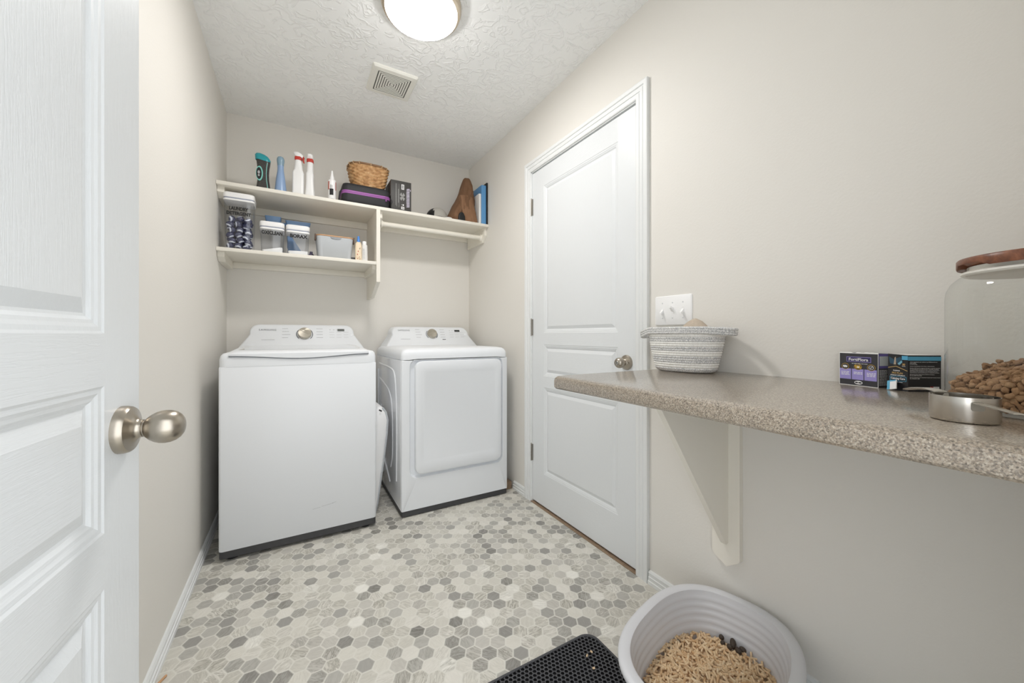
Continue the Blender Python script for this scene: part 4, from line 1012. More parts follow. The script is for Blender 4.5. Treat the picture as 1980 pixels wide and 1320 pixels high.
# honeycomb mat
MX0, MX1, MY0, MY1, MT = 0.30, 0.893, 0.50, 1.000, 0.007
mt = thing('litter_mat', ((MX0 + MX1) / 2, (MY0 + MY1) / 2, 0.0), 'black honeycomb litter mat on the hexagon floor by the litter box', 'mat')
P_ = 0.0140; bm = B_()
def in_mat(x, y, m_):
    x0, x1, y0, y1, r_ = MX0 + m_, MX1 - m_, MY0 + m_, MY1 - m_, 0.045
    if not (x0 <= x <= x1 and y0 <= y <= y1): return False
    dx = max(x0 + r_ - x, 0, x - (x1 - r_)); dy = max(y0 + r_ - y, 0, y - (y1 - r_))
    return dx * dx + dy * dy <= r_ * r_
j = 0; yy = MY0
while yy < MY1:
    xx = MX0 + (P_ / 2 if j % 2 else 0)
    while xx < MX1:
        if in_mat(xx, yy, 0.009):
            o = [(xx + P_ / math.sqrt(3) * cos(pi / 6 + pi / 3 * i), yy + P_ / math.sqrt(3) * sin(pi / 6 + pi / 3 * i)) for i in range(6)]
            k = 0.72
            a_ = [bm.verts.new((x, y, MT)) for x, y in o]; b_ = [bm.verts.new((xx + (x - xx) * k, yy + (y - yy) * k, MT + 0.0004)) for x, y in o]; c_ = [bm.verts.new((xx + (x - xx) * k * 0.92, yy + (y - yy) * k * 0.92, 0.0022)) for x, y in o]
            for i in range(6):
                n_ = (i + 1) % 6
                bm.faces.new((a_[i], a_[n_], b_[n_], b_[i])); bm.faces.new((b_[i], b_[n_], c_[n_], c_[i])).material_index = 1
            bm.faces.new(c_).material_index = 1
        xx += P_
    yy += P_ * math.sqrt(3) / 2; j += 1
finish('honeycomb_sheet', bm, [M['rubber'], M['black']], mt, smooth=0)
bm = B_(); mc = ((MX0 + MX1) / 2, (MY0 + MY1) / 2)
add_loft(bm, [ring_xy(rrect(MX1 - MX0 - i, MY1 - MY0 - i, 0.045, 8, *mc), z) for i, z in ((0.0, 0.0003), (0.0, 0.005), (0.002, MT), (0.016, MT), (0.018, 0.002))], cap1=True)
finish('mat_border', bm, M['rubber'], mt, smooth=40)
random.seed(2)
for i, (x, y, lab) in enumerate(((0.811, 0.921, 'light pellet lying on the black mat, middle of three'), (0.833, 0.925, 'dull brown pellet crumb on the mat, nearest the litter box'), (0.798, 0.876, 'pale pellet sunk in the mat, nearest the viewer'))):
    bm = B_(); c = V((x, y, MT + 0.0034)); pellet(bm, c, 0.008, 0.003, Euler((0, 0.2, 0.6 + i)).to_matrix())
    tag(finish('loose_pellet', bm, M['pellet'], base=c, smooth=50), lab, 'pellet', 'pellets spilled on the floor')
bm = B_(); c = V((-0.343, 1.500, 0.0036)); pellet(bm, c, 0.030, 0.0034, Euler((0, 0, 1.1)).to_matrix())
tag(finish('loose_pellet', bm, M['wood_light'], base=c, smooth=50), 'tan pellet lying against the baseboard near the open door', 'pellet', 'pellets spilled on the floor')

# ------------------------------------------------------------------ things on the shelves
def container(name, x0, x1, y0, y1, z0, zl, lines, label, lz0, lh, tx=None):
    """clear canister with white lid and black lettering"""
    cx, cy = (x0 + x1) / 2, (y0 + y1) / 2; w_, d_ = x1 - x0, y1 - y0
    t = thing(name, (cx, cy, z0), label, 'container')
    bm = B_(); add_loft(bm, [ring_xy(rrect(w_ * k, d_ * k, 0.016, 5, cx, cy), z) for k, z in ((0.84, z0 + 0.0008), (0.87, z0 + 0.004), (0.93, zl - 0.05), (0.945, zl - 0.042))], cap1=False)
    finish('clear_body', bm, M['clear_plastic'], t, smooth=60)
    bm = B_(); add_loft(bm, [ring_xy(rrect(w_ * k, d_ * k, 0.020, 5, cx, cy), z) for k, z in ((0.95, zl - 0.046), (0.985, zl - 0.045), (0.985, zl - 0.036), (0.96, zl - 0.035))])
    finish('collar', bm, M['white_plastic'], t, smooth=60)
    bm = B_(); add_loft(bm, [ring_xy(rrect(w_ * 0.965, d_ * 0.965, 0.020, 5, cx, cy), z) for z in (zl - 0.035, zl - 0.029)]); finish('seal', bm, M['seal'], t, smooth=60)
    bm = B_(); add_loft(bm, [ring_xy(rrect(w_ * k, d_ * k, 0.022, 5, cx, cy), z) for k, z in ((0.98, zl - 0.029), (1.0, zl - 0.026), (1.0, zl - 0.008), (0.98, zl - 0.002), (0.94, zl))]); finish('lid', bm, M['white_plastic'], t, smooth=60)
    bm = B_()
    for i, (s, tw) in enumerate(lines):
        text_bm(bm, s, plane_xf(V((cx + (tx or 0), y0 + d_ * 0.028, lz0 - i * lh * 1.32)), (1, 0, 0), (0, 0, 1)), lh, tw, bold=0.055)
    finish('lettering', bm, M['ink'], t, smooth=0)
    return t
container('canister', -0.345, -0.197, 2.605, 2.745, T2, 1.838, [('LAUNDRY', 0.088), ('DETERGENT', 0.112)], 'tall clear canister lettered LAUNDRY DETERGENT at the end of the lower shelf', 1.748, 0.0205, 0.0)
container('canister', -0.175, -0.050, 2.605, 2.735, T2, 1.700, [('OXICLEAN', 0.104)], 'short clear canister right next to the tall canister on the lower shelf', 1.6345, 0.0225)
container('canister', -0.043, 0.083, 2.605, 2.735, T2, 1.698, [('BORAX', 0.092)], 'short clear canister lettered BORAX on the lower shelf', 1.6320, 0.0225, 0.004)
# detergent pods
random.seed(21)
bm = B_(); rr = bmesh.ops.create_icosphere(bm, subdivisions=4, radius=1.0)
for v in bm.verts:
    k = 1 - 0.10 * abs(v.co.z) ** 3
    v.co = V((v.co.x * 0.0198 * k, v.co.y * 0.0160, v.co.z * 0.0172))
for f in bm.faces:
    c = f.calc_center_median(); f.material_index = 1 if (-0.0125 < c.z + 16 * c.x * c.x < -0.0045 and abs(c.x) < 0.0160) else 0
pod0 = finish('laundry_pod', bm, [M['pod_blue'], M['pod_white']], base=(0, 0, 0), smooth=60)
tag(pod0, 'dark blue and white laundry pod heaped inside the tall clear canister', 'laundry pod', 'pods in the tall canister')
first = True
for layer, (yy_, dz) in enumerate(((2.633, 0.0), (2.664, 0.015), (2.695, 0.0))):
    for iz in range(6 if layer != 1 else 5):
        for ix in range(3):
            o = pod0 if first else pod0.copy()
            if not first: COL.objects.link(o)
            first = False
            o.location = (-0.271 + (ix - 1) * 0.0375 + (0.0045 if (iz + layer) % 2 else -0.0045), yy_ + (0.003 if ix % 2 else -0.002), T2 + 0.0205 + iz * 0.0305 + dz + (0.006 if ix == 1 else 0) - (0.005 if ix == 2 else 0))
            o.rotation_euler = (random.uniform(-0.3, 0.3), random.choice((0, 0.2, 0.5, -0.5, 2.8, 1.4)), random.uniform(-0.3, 0.3))
def powder(x0, x1, h0, h1, label):
    bm = B_(); cx, cy = (x0 + x1) / 2, 2.67
    pts = rrect(x1 - x0, 0.104, 0.012, 5, cx, cy)
    def top(x): return T2 + h0 + (h1 - h0) * (0.5 - 0.5 * cos(pi * min(1, max(0, (x - x0) / (x1 - x0)))))
    add_loft(bm, [ring_xy(pts, T2 + 0.003), [(x, y, top(x)) for x, y in pts], [((x - cx) * 0.5 + cx, (y - cy) * 0.5 + cy, top((x - cx) * 0.5 + cx) + 0.003) for x, y in pts]])
    tag(finish('powder', bm, M['powder'], base=(cx, cy, T2), smooth=60), label, 'powder', kind='stuff')
powder(-0.163, -0.061, 0.016, 0.036, 'white powder in the short canister next to the tall canister')
powder(-0.032, 0.072, 0.024, 0.028, 'white powder in the short canister lettered BORAX')
# blue caddy behind the canisters
cd = thing('blue_scoop', (0.0, 2.84, T2), 'pale blue plastic scoop standing behind the short canisters', 'scoop')
bm = B_(); P_ = [(-0.036, T2 + 0.0008), (0.078, T2 + 0.0008), (-0.010, 1.665), (-0.036, 1.668)]
add_prism(bm, P_, lambda p: (p[0], 2.82, p[1]), lambda p: (p[0], 2.845, p[1])); finish('blade', bm, M['blue_plastic'], cd, smooth=0)
for x0, x1, z0, z1_ in ((-0.160, -0.072, 1.742, 1.786), (-0.050, 0.094, 1.736, 1.772)):
    bm = B_(); cx = (x0 + x1) / 2; w_ = x1 - x0
    add_loft(bm, [ring_xy(rrect(w_ * k, 0.09 * k, 0.008, 3, cx, 2.85), z) for k, z in ((0.86, z0), (1.0, z1_), (0.96, z1_), (0.84, z0 + 0.006))]); finish('tray', bm, M['blue_plastic'], cd)
bm = B_(); add_box(bm, -0.085, -0.035, 2.835, 2.865, 1.744, 1.760, 0.004)
add_box(bm, -0.040, -0.012, 2.838, 2.862, 1.60, 1.742, 0.004); finish('bridge', bm, M['blue_plastic'], cd)
# small things
bm = B_(); add_lathe(bm, [(0.017, 0.0), (0.0185, 0.004), (0.0185, 0.028), (0.012, 0.038), (0.009, 0.040), (0.009, 0.052), (0.0001, 0.053)], (0.094, 2.74, T2), 20)
tag(finish('purple_bottle', bm, mat('dusk_purple', (104, 98, 122), 0.4), base=(0.094, 2.74, T2), smooth=40), 'tiny dusky purple bottle between BORAX canister and grey bin', 'bottle')
# grey bin with wooden lid
gb = thing('lidded_bin', (0.226, 2.70, T2), 'light grey plastic bin with thin wooden lid on the lower shelf', 'bin')
gx, gy = 0.2245, 2.690
bm = B_(); add_loft(bm, [ring_xy(rrect(w_, d_, 0.028, 6, gx, gy), z) for w_, d_, z in ((0.182, 0.132, T2 + 0.001), (0.190, 0.140, T2 + 0.004), (0.2125, 0.158, 1.648), (0.2135, 0.159, 1.654), (0.205, 0.15, 1.654))]); finish('tub', bm, M['grey_plastic'], gb, smooth=50)
bm = B_(); add_loft(bm, [ring_xy(rrect(w_, d_, 0.028, 6, gx, gy), z) for w_, d_, z in ((0.211, 0.156, 1.6545), (0.2165, 0.162, 1.656), (0.2165, 0.162, 1.6615), (0.213, 0.158, 1.663))]); finish('wood_lid', bm, M['wood_light'], gb, smooth=50)
for s in (-1, 1):
    bm = B_(); add_box(bm, gx + s * 0.111 - 0.004, gx + s * 0.111 + 0.004, gy - 0.06, gy - 0.03, 1.628, 1.668, 0.002); finish('lid_clip', bm, M['wood_dark'], gb)
bm = B_(); pm = plane_xf(V((gx + 0.004, gy - 0.0805, 1.6515)), (1, 0, 0), (0, 0, 1)); N = 16
pts = [(0.032 * cos(pi + pi * i / N), 0.012 * sin(pi + pi * i / N)) for i in range(N + 1)]
add_loft(bm, [[pm @ V((x, y, 0.0025 - (0.004 if k else 0))) for x, y in pts] for k in (1, 0)]); finish('finger_notch', bm, mat('notch_grey', (150, 153, 158), 0.5), gb, smooth=0)
bm = B_(); add_box(bm, 0.322, 0.350, 2.66, 2.70, T2, T2 + 0.028, 0.003); tag(finish('small_box', bm, M['charcoal'], base=(0.336, 2.68, T2), smooth=30), 'small dark box between grey bin and cream bottle', 'box')
cb = thing('cream_bottle', (0.3625, 2.625, T2), 'cream patterned squeeze bottle with bright blue cap', 'bottle')
bm = B_(); add_loft(bm, [ring_xy(ell(a_, b_, 24, 2, 0.3625, 2.625), T2 + z) for a_, b_, z in ((0.018, 0.011, 0.0005), (0.020, 0.0122, 0.004), (0.0202, 0.0122, 0.09), (0.0185, 0.011, 0.112), (0.011, 0.009, 0.124), (0.009, 0.008, 0.128))]); body = finish('bottle_body', bm, M['cream_label'], cb, smooth=60)
bm = B_(); add_lathe(bm, [(0.0100, 0.122), (0.0100, 0.136), (0.0075, 0.140), (0.0070, 0.158), (0.0055, 0.161), (0.0001, 0.161)], (0.3625, 2.625, T2), 20); finish('cap', bm, M['bright_blue'], cb)
bm = B_(); random.seed(4); pm = plane_xf(V((0.3625, 2.6128, T2 + 0.05)), (1, 0, 0), (0, 0, 1))
for k in range(9): disc(bm, pm, random.uniform(-0.009, 0.009), random.uniform(-0.045, 0.045), random.uniform(0.0012, 0.003), random.uniform(0.0015, 0.005), 0.0004, 8, k % 2)
finish('label_flecks', bm, [M['wood_dark'], M['red']], cb, smooth=0)
tb = thing('squeeze_tube', (0.400, 2.628, T2), 'white squeeze tube standing on its cap beside the divider', 'tube')
bm = B_(); add_loft(bm, [ring_xy(ell(a_, b_, 24, 2, 0.401, 2.628), T2 + z) for a_, b_, z in ((0.019, 0.006, 0.0005), (0.0185, 0.010, 0.02), (0.0175, 0.013, 0.08), (0.0165, 0.014, 0.108), (0.0135, 0.0135, 0.110))]); finish('tube_body', bm, M['paper'], tb, smooth=60)
bm = B_(); add_lathe(bm, [(0.0128, 0.110), (0.0132, 0.114), (0.0128, 0.130), (0.0118, 0.132), (0.0001, 0.132)], (0.399, 2.628, T2), 24); finish('cap', bm, M['white_plastic'], tb)
bm = B_(); dashes(bm, plane_xf(V((0.392, 2.6135, T2 + 0.05)), (1, 0, 0), (0, 0, 1)), [(-0.006, k * 0.006 - 0.03, 0.014) for k in range(11)], 0, 0.002); finish('tube_print', bm, M['print_grey'], tb, smooth=0)

# upper shelf: scent booster bottle
Z1 = T1
tl = thing('scent_booster_bottle', (-0.158, 2.665, Z1), 'dark hourglass bottle with teal cap on the upper shelf', 'bottle')
bm = B_(); rg = []
for z, w_ in ((0.0005, 0.070), (0.004, 0.074), (0.03, 0.068), (0.07, 0.058), (0.105, 0.056), (0.14, 0.060), (0.17, 0.068), (0.186, 0.071), (0.190, 0.066)):
    rg.append([(-0.158 + x, 2.665 + y, Z1 + z - (x * 0.18 if z > 0.16 else 0)) for x, y in rrect(w_, 0.046, 0.018, 6)])
add_loft(bm, rg); finish('bottle_body', bm, M['bottle_dark'], tl, smooth=60)
bm = B_(); rg = []
for z, w_, k in ((0.180, 0.0745, 0.15), (0.194, 0.0775, 0.16), (0.206, 0.0730, 0.20), (0.215, 0.0600, 0.24), (0.221, 0.036, 0.26), (0.223, 0.012, 0.26)):
    rg.append([(-0.160 + x - (0.003 if z > 0.2 else 0), 2.665 + y * (w_ / 0.0755), Z1 + z - x * k) for x, y in [(px_ * w_ / 0.0755, py_) for px_, py_ in rrect(0.0755, 0.050, 0.022, 6)]])
add_loft(bm, rg); finish('cap', bm, M['teal'], tl, smooth=60)
bm = B_(); pm = plane_xf(V((-0.176, 2.6415, Z1 + 0.100)), (0.9, -0.12, 0), (0, 0, 1))
disc(bm, pm, 0, 0, 0.0175, 0.043, 0.0016, 32, 0); disc(bm, pm, -0.002, 0, 0.0135, 0.035, 0.0019, 32, 1); disc(bm, pm, -0.003, 0.006, 0.006, 0.010, 0.0022, 16, 2); disc(bm, pm, -0.003, -0.012, 0.005, 0.006, 0.0022, 16, 2)
finish('oval_label', bm, [M['aqua'], M['ink'], M['print_grey']], tl, smooth=0)
bm = B_(); add_tube(bm, [(-0.158 + w_ / 2 - 0.013, 2.6425, Z1 + z) for z, w_ in ((0.004, 0.072), (0.03, 0.068), (0.07, 0.058), (0.105, 0.056), (0.14, 0.060), (0.17, 0.067))], 0.0016, 6); finish('pale_stripe', bm, M['aqua'], tl)
# blue bottle
bb = thing('blue_bottle', (-0.071, 2.660, Z1), 'pale blue tapered bottle with ball shaped cap on the upper shelf', 'bottle')
bm = B_(); add_lathe(bm, [(0.029, 0.0005), (0.032, 0.004), (0.0315, 0.02), (0.026, 0.075), (0.0225, 0.105), (0.0180, 0.135), (0.0165, 0.150), (0.0165, 0.172)], (-0.071, 2.660, Z1), 28); finish('bottle_body', bm, M['blue_bottle'], bb, smooth=60)
bm = B_(); add_lathe(bm, [(0.0170, 0.172), (0.0178, 0.186), (0.0195, 0.196), (0.0202, 0.206), (0.0188, 0.216), (0.0140, 0.2245), (0.007, 0.2285), (0.0001, 0.2295)], (-0.071, 2.660, Z1), 28); finish('cap', bm, M['blue_cap'], bb, smooth=60)
# spray bottles
def spray(x, y, rz, label):
    t = thing('spray_bottle', (x, y, Z1), label, 'spray bottle', 'white spray bottles on the upper shelf')
    bm = B_(); add_loft(bm, [ring_xy(rrect(w_, d_, r_, 5, x, y), Z1 + z) for w_, d_, r_, z in ((0.058, 0.050, 0.010, 0.0005), (0.061, 0.053, 0.012, 0.004), (0.061, 0.046, 0.012, 0.05), (0.061, 0.040, 0.012, 0.10), (0.061, 0.040, 0.012, 0.148), (0.057, 0.039, 0.014, 0.156), (0.046, 0.036, 0.016, 0.166), (0.042, 0.035, 0.0165, 0.190), (0.035, 0.034, 0.0165, 0.226))])
    finish('bottle_body', bm, M['white_plastic'], t, smooth=60)
    bm = B_(); add_loft(bm, [ring_xy(rrect(w_, d_, 0.010, 5, x, y), Z1 + z) for w_, d_, z in ((0.035, 0.034, 0.224), (0.038, 0.037, 0.227), (0.038, 0.037, 0.242), (0.035, 0.034, 0.245))]); finish('collar', bm, M['red'], t, smooth=60)
    bm = B_(); rg = []
    for dx, hz, hh_, dd2 in ((-0.025, 0.2660, 0.006, 0.014), (-0.023, 0.2655, 0.011, 0.022), (-0.014, 0.2600, 0.022, 0.032), (0.002, 0.2560, 0.026, 0.035), (0.016, 0.2530, 0.021, 0.030), (0.025, 0.2500, 0.013, 0.020), (0.027, 0.2495, 0.008, 0.012)):
        rg.append([(x + dx, y + a_, Z1 + hz + b_) for a_, b_ in rrect(dd2, hh_ * 1.25, 0.006, 4)])
    add_loft(bm, rg); finish('spray_head', bm, M['white_plastic'], t, smooth=60)
    bm = B_(); add_tube(bm, [(x + 0.024, y, Z1 + 0.250), (x + 0.029, y, Z1 + 0.242), (x + 0.026, y, Z1 + 0.232), (x + 0.028, y, Z1 + 0.222), (x + 0.031, y, Z1 + 0.212)], [0.005, 0.0055, 0.005, 0.0045, 0.003], 8, flat=1.6); finish('trigger', bm, M['red'], t, smooth=60)
    t.rotation_euler = (0, 0, rz)
    return t
spray(0.022, 2.655, radians(-12), 'white spray bottle with red trigger turned sideways on the upper shelf')
spray(0.086, 2.655, radians(80), 'white spray bottle with red collar facing away, nearer the wicker basket')
# small dropper bottle
gl = thing('nozzle_bottle', (0.2075, 2.635, Z1), 'small white nozzle bottle with red printed label beside the black case', 'bottle')
bm = B_(); add_lathe(bm, [(0.021, 0.0005), (0.0228, 0.003), (0.0228, 0.126), (0.0215, 0.134), (0.0125, 0.140)], (0.2075, 2.635, Z1), 28); finish('bottle_body', bm, M['white_plastic'], gl, smooth=60)
bm = B_(); add_lathe(bm, [(0.0130, 0.139), (0.0130, 0.152), (0.0095, 0.160), (0.0060, 0.182), (0.0048, 0.194), (0.0001, 0.195)], (0.2075, 2.635, Z1), 20); finish('nozzle', bm, M['white_plastic'], gl, smooth=60)
bm = B_()
for a0, a1, z0, z1_, mi in ((180, 225, 0.07, 0.122, 0), (320, 355, 0.07, 0.122, 0), (228, 285, 0.035, 0.075, 1), (243, 250, 0.07, 0.100, 1), (262, 268, 0.07, 0.098, 1), (226, 300, 0.003, 0.012, 1)):
    pr = None
    for k in range(7):
        a_ = radians(a0 + (a1 - a0) * k / 6); c_ = [bm.verts.new((0.2075 + 0.0231 * cos(a_), 2.635 + 0.0231 * sin(a_), Z1 + z)) for z in (z0, z1_)]
        if pr: bm.faces.new((pr[0], c_[0], c_[1], pr[1])).material_index = mi
        pr = c_
finish('label', bm, [mat('label_red', (196, 120, 108), 0.5), M['ink']], gl)
bm = B_(); add_lathe(bm, [(0.022, 0), (0.022, 0.16), (0.012, 0.185), (0.012, 0.222), (0.0001, 0.223)], (0.340, 2.905, Z1), 20); add_lathe(bm, [(0.0125, 0.200), (0.0125, 0.206)], (0.340, 2.905, Z1), 20, mi=1)
tag(finish('white_bottle', bm, [M['white_plastic'], M['ink']], base=(0.34, 2.905, Z1), smooth=40), 'white bottle mostly hidden behind the wicker basket', 'bottle')
# black zip case
cs = thing('zip_case', (0.412, 2.70, Z1), 'black hard case with purple zipper under the wicker basket', 'case')
kx, ky = 0.4115, 2.710
bm = B_(); add_loft(bm, [ring_xy(rrect(w_, d_, 0.035, 6, kx, ky), Z1 + z) for w_, d_, z in ((0.268, 0.200, 0.0008), (0.284, 0.216, 0.006), (0.294, 0.226, 0.022), (0.296, 0.228, 0.060))]); finish('lower_shell', bm, M['case_black'], cs, smooth=60)
bm = B_(); add_loft(bm, [ring_xy(rrect(w_, d_, 0.035, 6, kx, ky), Z1 + z) for w_, d_, z in ((0.296, 0.228, 0.080), (0.294, 0.226, 0.112), (0.284, 0.216, 0.126), (0.262, 0.194, 0.131))]); finish('upper_shell', bm, M['case_black'], cs, smooth=60)
bm = B_(); add_loft(bm, [ring_xy(rrect(w_, d_, 0.035, 6, kx, ky), Z1 + z) for w_, d_, z in ((0.297, 0.229, 0.060), (0.2995, 0.2315, 0.062), (0.2995, 0.2315, 0.078), (0.297, 0.229, 0.080))], mi=0)
add_loft(bm, [ring_xy(rrect(0.3012, 0.2332, 0.035, 6, kx, ky), Z1 + z) for z in (0.0672, 0.0728)], False, False, mi=1)
zp = finish('zipper', bm, [M['purple'], M['purple_dark']], cs, smooth=60)
bm = B_(); add_box(bm, 0.5255, 0.5345, 2.588, 2.593, Z1 + 0.044, Z1 + 0.076, 0.001); finish('zip_pull', bm, M['purple_dark'], zp)
bm = B_(); add_tube(bm, [(kx + 0.145, 2.60, Z1 + 0.07), (kx + 0.155, 2.592, Z1 + 0.060), (kx + 0.157, 2.587, Z1 + 0.045), (kx + 0.150, 2.588, Z1 + 0.030)], 0.003, 6); finish('zip_cord', bm, M['case_black'], zp)
bm = B_(); add_tube(bm, [(0.270, 2.66, Z1 + 0.10), (0.255, 2.66, Z1 + 0.08), (0.250, 2.665, Z1 + 0.03), (0.262, 2.67, Z1 + 0.01)], 0.005, 6, flat=2.5); finish('carry_strap', bm, M['case_black'], cs)
# wicker basket on the case
wb = thing('wicker_basket', (0.4365, 2.715, Z1 + 0.131), 'small woven wicker basket standing on the black case', 'basket')
bx, by, bz = 0.4365, 2.715, Z1 + 0.1315
bm = B_(); NS, NR = 88, 13; rg = []
for j_ in range(NR * 3 + 1):
    f = j_ / (NR * 3); row = j_ // 3; a_ = 0.094 + 0.032 * f + 0.004 * sin(pi * f); b_ = 0.080 + 0.024 * f
    bow = 0.0016 * (1 - abs((j_ % 3) - 1.5) / 1.5)
    pts = ell(a_, b_, NS, 3.2, bx, by); ring = []
    for i, (x, y) in enumerate(pts):
        nx, ny = (x - bx), (y - by); l_ = math.hypot(nx, ny)
        o = 0.0046 * cos(pi * i / 4 * 1.0 + pi * row) + bow
        ring.append((x + nx / l_ * o, y + ny / l_ * o, bz + 0.142 * f))
    rg.append(ring)
add_loft(bm, rg, cap1=False)
add_loft(bm, [ring_xy(ell(0.121, 0.099, NS, 3.2, bx, by), bz + 0.142), ring_xy(ell(0.090, 0.076, NS, 3.2, bx, by), bz + 0.006)], cap0=False)
finish('woven_body', bm, M['wicker'], wb, smooth=60)
bm = B_(); add_tube(bm, ring_xy(ell(0.128, 0.106, 64, 3.0, bx, by), bz + 0.146), 0.0065, 8, closed=True, flat=0.75); rim_ = finish('rim', bm, M['wicker_rim'], wb, smooth=60)
cane = mat('pale_cane', (206, 178, 140), 0.6)
for i in range(16):
    bm = B_(); x, y = ell(0.128, 0.106, 64, 3.0, bx, by)[i * 4]
    add_tube(bm, [(x + 0.0085 * cos(t) * (x - bx) / 0.13, y + 0.0085 * cos(t) * (y - by) / 0.13, bz + 0.146 + 0.0082 * sin(t)) for t in [2 * pi * k / 10 for k in range(10)]], 0.0022, 5, closed=True)
    finish('lashing', bm, cane, rim_, smooth=60)
# black printed box
pb = thing('printed_carton', (0.638, 2.69, Z1), 'dark grey printed carton standing beside the wicker basket', 'box')
X0, X1, Y0, Y1, H_ = 0.568, 0.706, 2.622, 2.80, 0.214
bm = B_(); add_box(bm, X0, X1, Y0, Y1, Z1 + 0.0005, Z1 + H_, 0.0015); finish('carton', bm, M['box_dark'], pb, smooth=30)
CM = plane_xf(V(((X0 + X1) / 2, Y0 - 0.0006, Z1 + H_ / 2)), (1, 0, 0), (0, 0, 1))
bm = B_()
flat(bm, CM, 0.001, 0.020, 0.050, 0.085, 0.0004, 0)
for k in range(7): flat(bm, CM, 0.004, 0.0165, 0.056 + k * 0.0035, 0.0578 + k * 0.0035, 0.0008, 2)
flat(bm, CM, 0.000, 0.021, -0.086, -0.068, 0.0004, 0)
for k in range(3): flat(bm, CM, 0.004, 0.017, -0.082 + k * 0.004, -0.080 + k * 0.004, 0.0008, 2)
disc(bm, CM, 0.014, -0.056, 0.0045, 0.006, 0.0004, 10, 0); flat(bm, CM, 0.002, 0.008, -0.060, -0.052, 0.0004, 1)
for k in range(12):
    a_ = (0, 1.57, 3.14, 4.71)[k % 4] + 0.45 + (k // 4) * 0.34; bar(bm, CM, (0.008 + 0.002 * cos(a_), 0.0 + 0.003 * sin(a_)), (0.008 + 0.019 * cos(a_), 0.0 + 0.029 * sin(a_)), 0.0055, 1, 0.0005 + k * 0.00002)
for x, y0, y1, w_ in ((-0.038, -0.065, 0.085, 0.0022), (-0.031, -0.072, 0.085, 0.0022), (-0.016, -0.075, 0.085, 0.0018), (-0.0195, -0.045, 0.05, 0.003), (0.034, -0.042, 0.042, 0.0016)): flat(bm, CM, x, x + w_, y0, y1, 0.0003, 1)
# bold slanted word running down the side: strokes too blurred to read
random.seed(8); y = 0.060
while y > -0.068:
    s = random.uniform(0.008, 0.012)
    m_ = CM @ Matrix.Translation((0.0460, y, 0.0003)) @ Matrix.Diagonal((1.6, 1, 1, 1))
    for q in (((-0.006, 0.0), (0.007, 0.004), (0.007, 0.001), (-0.006, -0.003)), ((-0.006, -s * 0.55), (0.007, -s * 0.55 + 0.004), (0.007, -s * 0.55 + 0.001), (-0.006, -s * 0.55 - 0.003)), ((-0.006, 0.0), (-0.003, 0.001), (-0.003, -s * 0.5), (-0.006, -s * 0.55))):
        bm.faces.new([bm.verts.new(m_ @ V((a_, b_, 0))) for a_, b_ in q]).material_index = 3
    y -= s * 1.02
flat(bm, CM, 0.060, 0.0645, 0.046, 0.058, 0.0004, 3)
finish('carton_print', bm, [M['white_print'], mat('silver_print', (150, 150, 148), 0.5), M['ink'], mat('lilac_print', (205, 198, 215), 0.5)], pb, smooth=0)
bm = B_(); SMx = plane_xf(V((X0 - 0.0006, (Y0 + Y1) / 2, Z1 + H_ / 2)), (0, -1, 0), (0, 0, 1))
flat(bm, SMx, 0.055, 0.087, 0.0, 0.095, 0.0003, 1); flat(bm, SMx, 0.062, 0.078, 0.01, 0.092, 0.0006, 0); flat(bm, SMx, -0.08, 0.02, -0.02, 0.03, 0.0003, 1)
finish('side_print', bm, [M['ink'], mat('mauve_grey', (150, 140, 138), 0.5)], pb, smooth=0)
# cap
hc = thing('baseball_cap', (0.945, 2.72, Z1), 'grey and black cap lying on the upper shelf between carton and jacket', 'cap')
bm = B_(); hx, hy = 0.928, 2.730; rg = []
for f in range(9):
    t = f / 8 * pi / 2; rg.append([(x, y, Z1 + 0.022 + 0.082 * sin(t)) for x, y in ell(0.082 * max(0.02, cos(t)) ** 0.85, 0.090 * max(0.02, cos(t)) ** 0.85, 32, 2, hx, hy)])
add_loft(bm, rg); bm.faces.ensure_lookup_table()
for f in bm.faces:
    c = f.calc_center_median(); f.material_index = 1 if c.x < hx - 0.042 else 0
finish('crown', bm, [M['cap_grey'], M['black']], hc, smooth=60)
bm = B_(); add_loft(bm, [ring_xy(ell(0.083, 0.091, 32, 2, hx, hy), Z1 + z) for z in (0.002, 0.023)]); finish('sweatband', bm, M['black'], hc, smooth=60)
bm = B_(); add_loft(bm, [ring_xy(ell(a_, b_, 32, 2, hx + 0.052, hy - 0.100), Z1 + z) for a_, b_, z in ((0.034, 0.034, 0.001), (0.036, 0.036, 0.004), (0.028, 0.030, 0.014), (0.010, 0.012, 0.018))]); finish('brim', bm, M['paper'], hc, smooth=60)
# jacket heap
jk = thing('canvas_jacket', (1.11, 2.70, Z1), 'tan canvas jacket bunched upright on the upper shelf corner', 'jacket')
prof = [(0.0005, 1.014, 1.206, 0.100), (0.02, 1.004, 1.208, 0.104), (0.045, 1.008, 1.208, 0.104), (0.07, 1.018, 1.206, 0.102), (0.10, 1.034, 1.205, 0.098), (0.13, 1.052, 1.206, 0.092), (0.16, 1.066, 1.207, 0.086), (0.19, 1.079, 1.206, 0.080), (0.22, 1.090, 1.206, 0.072), (0.25, 1.101, 1.206, 0.064), (0.28, 1.111, 1.203, 0.056), (0.31, 1.121, 1.199, 0.046), (0.34, 1.130, 1.194, 0.036), (0.362, 1.137, 1.188, 0.026), (0.371, 1.142, 1.182, 0.016)]
bm = B_(); rg = []; N = 96
from mathutils import noise as mnoise
def crease(t): return (abs(sin(t)) - 0.5)
def rumple(x, y, z): return mnoise.noise(V((x, y, z))) + 0.5 * abs(mnoise.noise(V((x * 2.1 + 5, y * 2.1, z * 2.1)))) 
